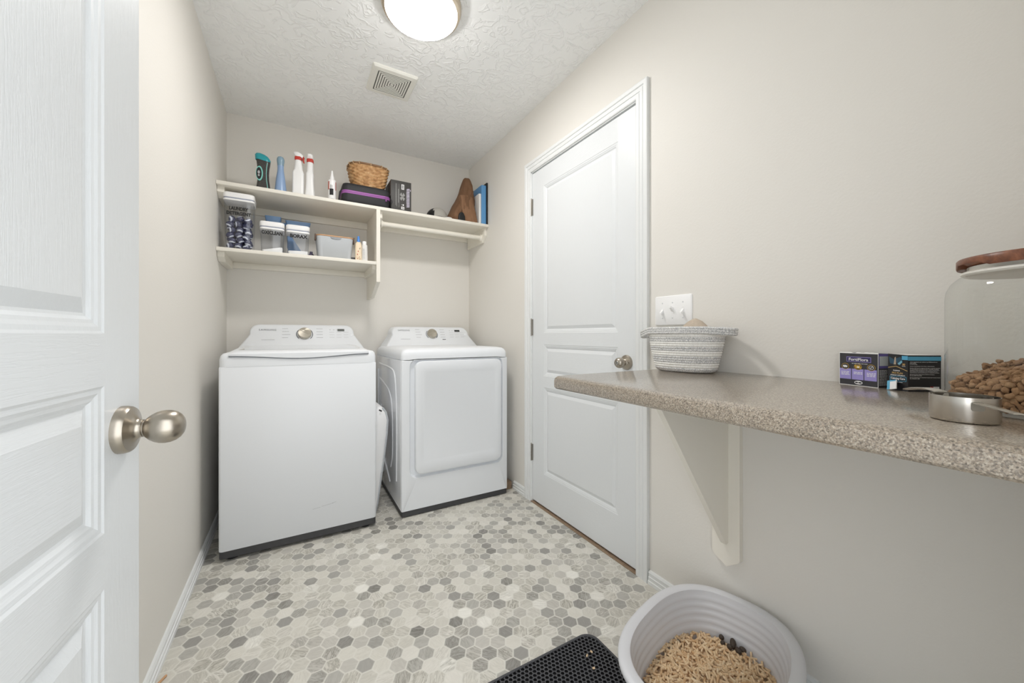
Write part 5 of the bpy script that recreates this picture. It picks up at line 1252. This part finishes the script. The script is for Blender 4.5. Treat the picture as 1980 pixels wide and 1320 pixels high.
for z, x0, x1, dpt in prof:
    cx = (x0 + x1) / 2; a_ = (x1 - x0) / 2; ring = []
    for i in range(N):
        t = 2 * pi * i / N
        fold = 0.024 * rumple(cos(t) * 1.6, sin(t) * 1.6 + z * 6, z * 11) + 0.006 * crease(2.0 * t + z * 16)
        fold *= min(1, dpt / 0.07)
        x = cx + a_ * math.copysign(abs(cos(t)) ** 0.7, cos(t)); y = 2.715 + dpt * math.copysign(abs(sin(t)) ** 0.7, sin(t))
        ring.append((min(1.210, max(0.998, x + cos(t) * fold * 0.3)), y + sin(t) * fold * 1.5, Z1 + z))
    rg.append(ring)
add_loft(bm, rg); finish('jacket_body', bm, M['canvas_tan'], jk, smooth=40)
bm = B_(); rg = []
for z, x0, x1, yy_ in ((0.004, 1.096, 1.206, 2.590), (0.03, 1.088, 1.204, 2.588), (0.07, 1.084, 1.196, 2.592), (0.12, 1.080, 1.188, 2.600), (0.165, 1.078, 1.182, 2.606), (0.200, 1.074, 1.180, 2.612), (0.207, 1.080, 1.176, 2.622)):
    rg.append([(x0 + (x1 - x0) * i / 24, yy_ + 0.026 * rumple(i * 0.11 + z * 6, 3.3, z * 13) + 0.016 * abs(i / 12 - 1) ** 3, Z1 + z) for i in range(25)] + [(x1 - (x1 - x0) * i / 24, yy_ + 0.05, Z1 + z) for i in range(25)])
add_loft(bm, rg); finish('sleeve_flap', bm, M['canvas_light'], jk, smooth=35)
bm = B_(); rg = []
for z, k in ((0.002, 1.0), (0.035, 0.95), (0.056, 0.6), (0.062, 0.2)): rg.append(ring_xy(rrect(0.054 * k, 0.02, 0.008, 3, 1.072, 2.596), Z1 + z))
add_loft(bm, rg); tag(finish('dark_lining', bm, M['black'], jk, smooth=60), 'black lining showing')
# binders in the corner
def binder(name, x0, x1, y0, y1, h, m_, label, spine_r=0.003):
    t = thing(name, ((x0 + x1) / 2, (y0 + y1) / 2, Z1), label, 'binder' if name == 'ring_binder' else 'booklet', 'binders in the shelf corner')
    bm = B_()
    add_box(bm, x0, x0 + 0.002, y0 + 0.004, y1, Z1 + 0.0005, Z1 + h); add_box(bm, x1 - 0.002, x1, y0 + 0.004, y1, Z1 + 0.0005, Z1 + h)
    add_loft(bm, [ring_xy(rrect(x1 - x0, 0.008, spine_r, 4, (x0 + x1) / 2, y0 + 0.004), Z1 + z) for z in (0.0005, h)])
    finish('cover', bm, m_, t, smooth=40)
    bm = B_(); add_box(bm, x0 + 0.0025, x1 - 0.0025, y0 + 0.012, y1 - 0.008, Z1 + 0.004, Z1 + h - 0.008); finish('pages', bm, M['paper'], t, smooth=0)
binder('magazine', 1.2165, 1.2355, 2.602, 2.80, 0.232, M['paper'], 'white booklet standing beside the tan jacket')
binder('ring_binder', 1.2365, 1.2755, 2.598, 2.86, 0.300, M['binder_blue'], 'blue ring binder standing in the shelf corner')
binder('ring_binder', 1.2760, 1.2870, 2.592, 2.86, 0.322, M['black'], 'thin black binder against the wall in the shelf corner', 0.002)


# ------------------------------------------------------------------ light, world, camera
w = bpy.data.worlds.new('world'); SC.world = w; w.use_nodes = True
w.node_tree.nodes['Background'].inputs[0].default_value = (0.94, 0.97, 1.0, 1)
w.node_tree.nodes['Background'].inputs[1].default_value = 1.65

cam = bpy.data.cameras.new('camera'); co = bpy.data.objects.new('camera', cam); COL.objects.link(co)
F = 727.0; cam.sensor_width = 36.0; cam.lens = F / 1980 * 36.0; cam.clip_start = 0.01
cam.shift_y = -(660 - 648) / 1980.0
yaw = math.atan((990 - 569) / F)
co.location = (0, 0, 1.035); co.rotation_euler = (radians(90), 0, -yaw)
SC.camera = co
SC.view_settings.view_transform = 'Standard'; SC.view_settings.look = 'None'; SC.view_settings.gamma = 1.0
SC.view_settings.use_curve_mapping = False
SC.view_settings.exposure = 0.88
SC.cycles.max_bounces = 16; SC.cycles.diffuse_bounces = 10; SC.cycles.transparent_max_bounces = 24
SC.cycles.use_denoising = True
